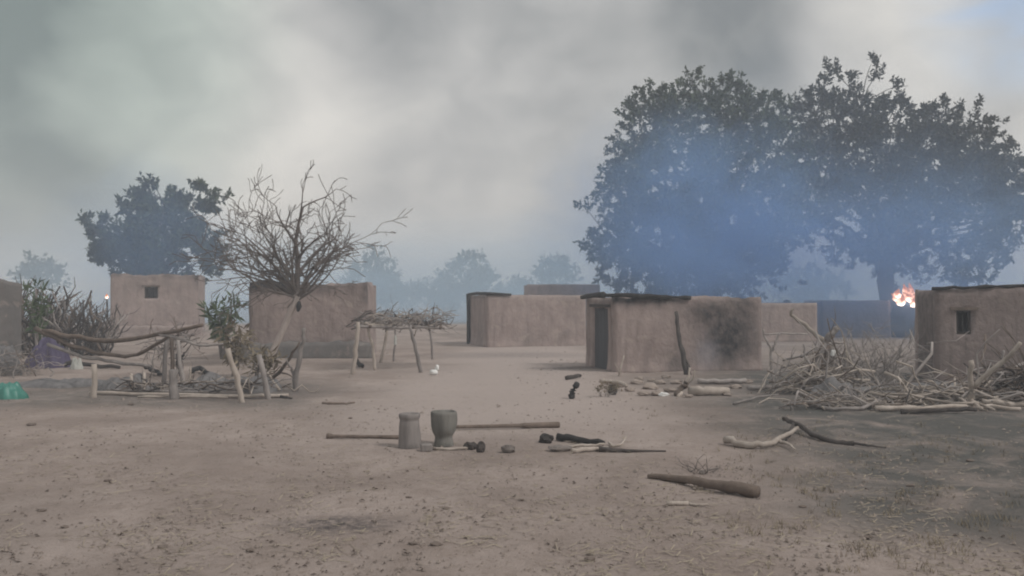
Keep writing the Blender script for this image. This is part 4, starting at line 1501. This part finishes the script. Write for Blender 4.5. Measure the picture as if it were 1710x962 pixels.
nzf = lambda px, py, s_, z: noise.noise((px * s_, py * s_ * 2.2, z))
scatter('gravel', 'small clods and gravel scattered over the yard', 'gravel', 5000, 'rubble', clod, lambda px, py: nzf(px, py, .006, 1) > -.15)
scatter('straw_litter', 'bits of pale straw strewn over the yard', 'straw', 4200, 'straw', straw, lambda px, py: py > 660 and nzf(px, py, .005, 5) > -.1)
scatter('leaf_litter', 'dark dry leaves and bark flakes strewn over the yard', 'litter', 1700, 'litter', flake, lambda px, py: py > 620 and nzf(px, py, .007, 9) > 0.0)
for i, (px, py, r) in enumerate(((52, 712, .06), (218, 678, .05), (70, 850, .035), (272, 908, .035), (690, 905, .03), (728, 908, .04), (745, 852, .03), (985, 932, .035), (418, 914, .03), (108, 876, .03),
                                 (585, 700, .03), (683, 832, .025), (870, 838, .025), (620, 800, .02), (180, 800, .03), (1340, 850, .03), (1520, 812, .035), (1450, 900, .03), (1620, 770, .04))):
    rock('clod', 'lone dark clod of earth lying on the open yard', 'clod', G(px, py), r * .75, 'litter', 200 + i * 2.7, (1.5, 1.0, .5), group='dark clods on the yard')


# dead grass on the ashy right
def tuft(m_, q):
    for _ in range(7):
        a = random.uniform(0, 6.28)
        h = random.uniform(.03, .09)
        d = Vector((math.cos(a) * .7, math.sin(a) * .7, 1)).normalized()
        s_ = Vector((-math.sin(a), math.cos(a), 0)) * .003
        b2 = q + Vector((random.gauss(0, .02), random.gauss(0, .02), -.003))
        m_.add([b2 - s_, b2 + s_, b2 + d * h], [(0, 1, 2)])


scatter('dry_grass', 'sparse dead grass growing in the ashy soil', 'grass', 380, 'leaf_dry', tuft, lambda px, py: px > 1050 + (py - 700) * .9 and 655 < py < 960 and nzf(px, py, .01, 13) > .05)

# ------------------------------------------------------------------ smoke and haze
def smoke(label, c, size, dens, colr, seed, nscale=1.6, thr=.42, gain=3.0):
    mat = bpy.data.materials.new('smoke')
    mat.use_nodes = True
    t_ = mat.node_tree
    t_.nodes.clear()
    out_ = N(t_, 'ShaderNodeOutputMaterial')
    vs = N(t_, 'ShaderNodeVolumePrincipled', inp={'Anisotropy': 0.0})
    vs.inputs['Color'].default_value = (*colr, 1)
    co_ = N(t_, 'ShaderNodeTexCoord')
    ln = N(t_, 'ShaderNodeVectorMath', operation='LENGTH')
    t_.links.new(co_.outputs['Object'], ln.inputs[0])
    nz_ = N(t_, 'ShaderNodeTexNoise', inp={'Scale': nscale, 'Detail': 4.0, 'Roughness': 0.55, 'Distortion': 0.7})
    mp_ = N(t_, 'ShaderNodeMapping')
    mp_.inputs['Location'].default_value = (seed, seed * .5, 0)
    t_.links.new(co_.outputs['Object'], mp_.inputs[0])
    t_.links.new(mp_.outputs[0], nz_.inputs['Vector'])
    # the noise eats into the rim, so that the cloud has no smooth outline
    rim = mth(t_, 'SUBTRACT', 0.98, mth(t_, 'ADD', ln.outputs['Value'], mth(t_, 'MULTIPLY', mth(t_, 'SUBTRACT', nz_.outputs['Fac'], 0.35, clamp=True), 1.5)))
    fall = mth(t_, 'MULTIPLY', rim, 2.0, clamp=True)
    nf = mth(t_, 'MULTIPLY_ADD', mth(t_, 'SUBTRACT', nz_.outputs['Fac'], thr), gain, 0.6, clamp=True)
    t_.links.new(mth(t_, 'MULTIPLY', mth(t_, 'MULTIPLY', fall, nf), dens), vs.inputs['Density'])
    t_.links.new(vs.outputs[0], out_.inputs['Volume'])
    m_ = MB()
    n, k_ = 24, 14
    for j in range(k_ + 1):
        th = math.pi * j / k_
        for i in range(n):
            a = 2 * math.pi * i / n
            m_.v.append((math.sin(th) * math.cos(a), math.sin(th) * math.sin(a), math.cos(th)))
    for j in range(k_):
        for i in range(n):
            i2 = (i + 1) % n
            m_.f.append((j * n + i, (j + 1) * n + i, (j + 1) * n + i2, j * n + i2))
    o_ = m_.build('smoke', None)
    o_.data.materials.append(mat)
    o_.location = c
    o_.scale = size
    return tag(o_, label, 'smoke', kind='stuff')


BL = (0.38, 0.63, 1.0)
Ys = 38.5
ks = Ys / F
smoke('blue smoke drifting in front of the big round tree', at(1170, 395, Ys), (400 * ks, 4.5, 285 * ks), .33, BL, 1.0, nscale=3.0, gain=5.5)
smoke('blue smoke drifting in front of the ragged topped tree', at(1560, 425, Ys), (400 * ks, 4.5, 250 * ks), .21, BL, 4.0, nscale=3.0, gain=5.5)
smoke('blue smoke hanging low between the two big trees', at(1340, 450, Ys + .5), (480 * ks, 4.0, 240 * ks), .13, BL, 6.0, nscale=2.3)
smoke('faint blue veil of smoke over both big trees', at(1370, 330, Ys + 1.5), (640 * ks, 3.5, 380 * ks), .05, BL, 9.0, nscale=1.5)
smoke('thin blue smoke round the tree behind the windowed hut', at(255, 400, 44.0), (260 * 44 / F, 2.4, 200 * 44 / F), .20, BL, 8.0, nscale=1.7)
smoke('thin grey smoke wisp rising from the burnt wall foot', at(1180, 590, 19.9), (.55, .4, .75), .55, (.8, .85, 1.0), 12.0, nscale=2.2)
smoke('broad pale smoke bank lying low over the far side of the village', (0, 66, 0), (95, 11, 11), .20, (.66, .84, 1.0), 15.0, nscale=2.4)

hm = bpy.data.materials.new('haze')
hm.use_nodes = True
t = hm.node_tree
t.nodes.clear()
out = N(t, 'ShaderNodeOutputMaterial')
pv = N(t, 'ShaderNodeVolumePrincipled')
pv.inputs['Color'].default_value = (0.85, 0.92, 1.0, 1)
pv.inputs['Absorption Color'].default_value = (1, 1, 1, 1)
pv.inputs['Density'].default_value = 0.0046
t.links.new(pv.outputs[0], out.inputs['Volume'])
m = MB()
m.box((-1200, -1200, -1.5), (1200, 1200, 17.5))
hz_ = m.build('haze', None, smooth=False)
hz_.data.materials.append(hm)
tag(hz_, 'pale smoky haze filling the air over the village', 'haze', kind='stuff')
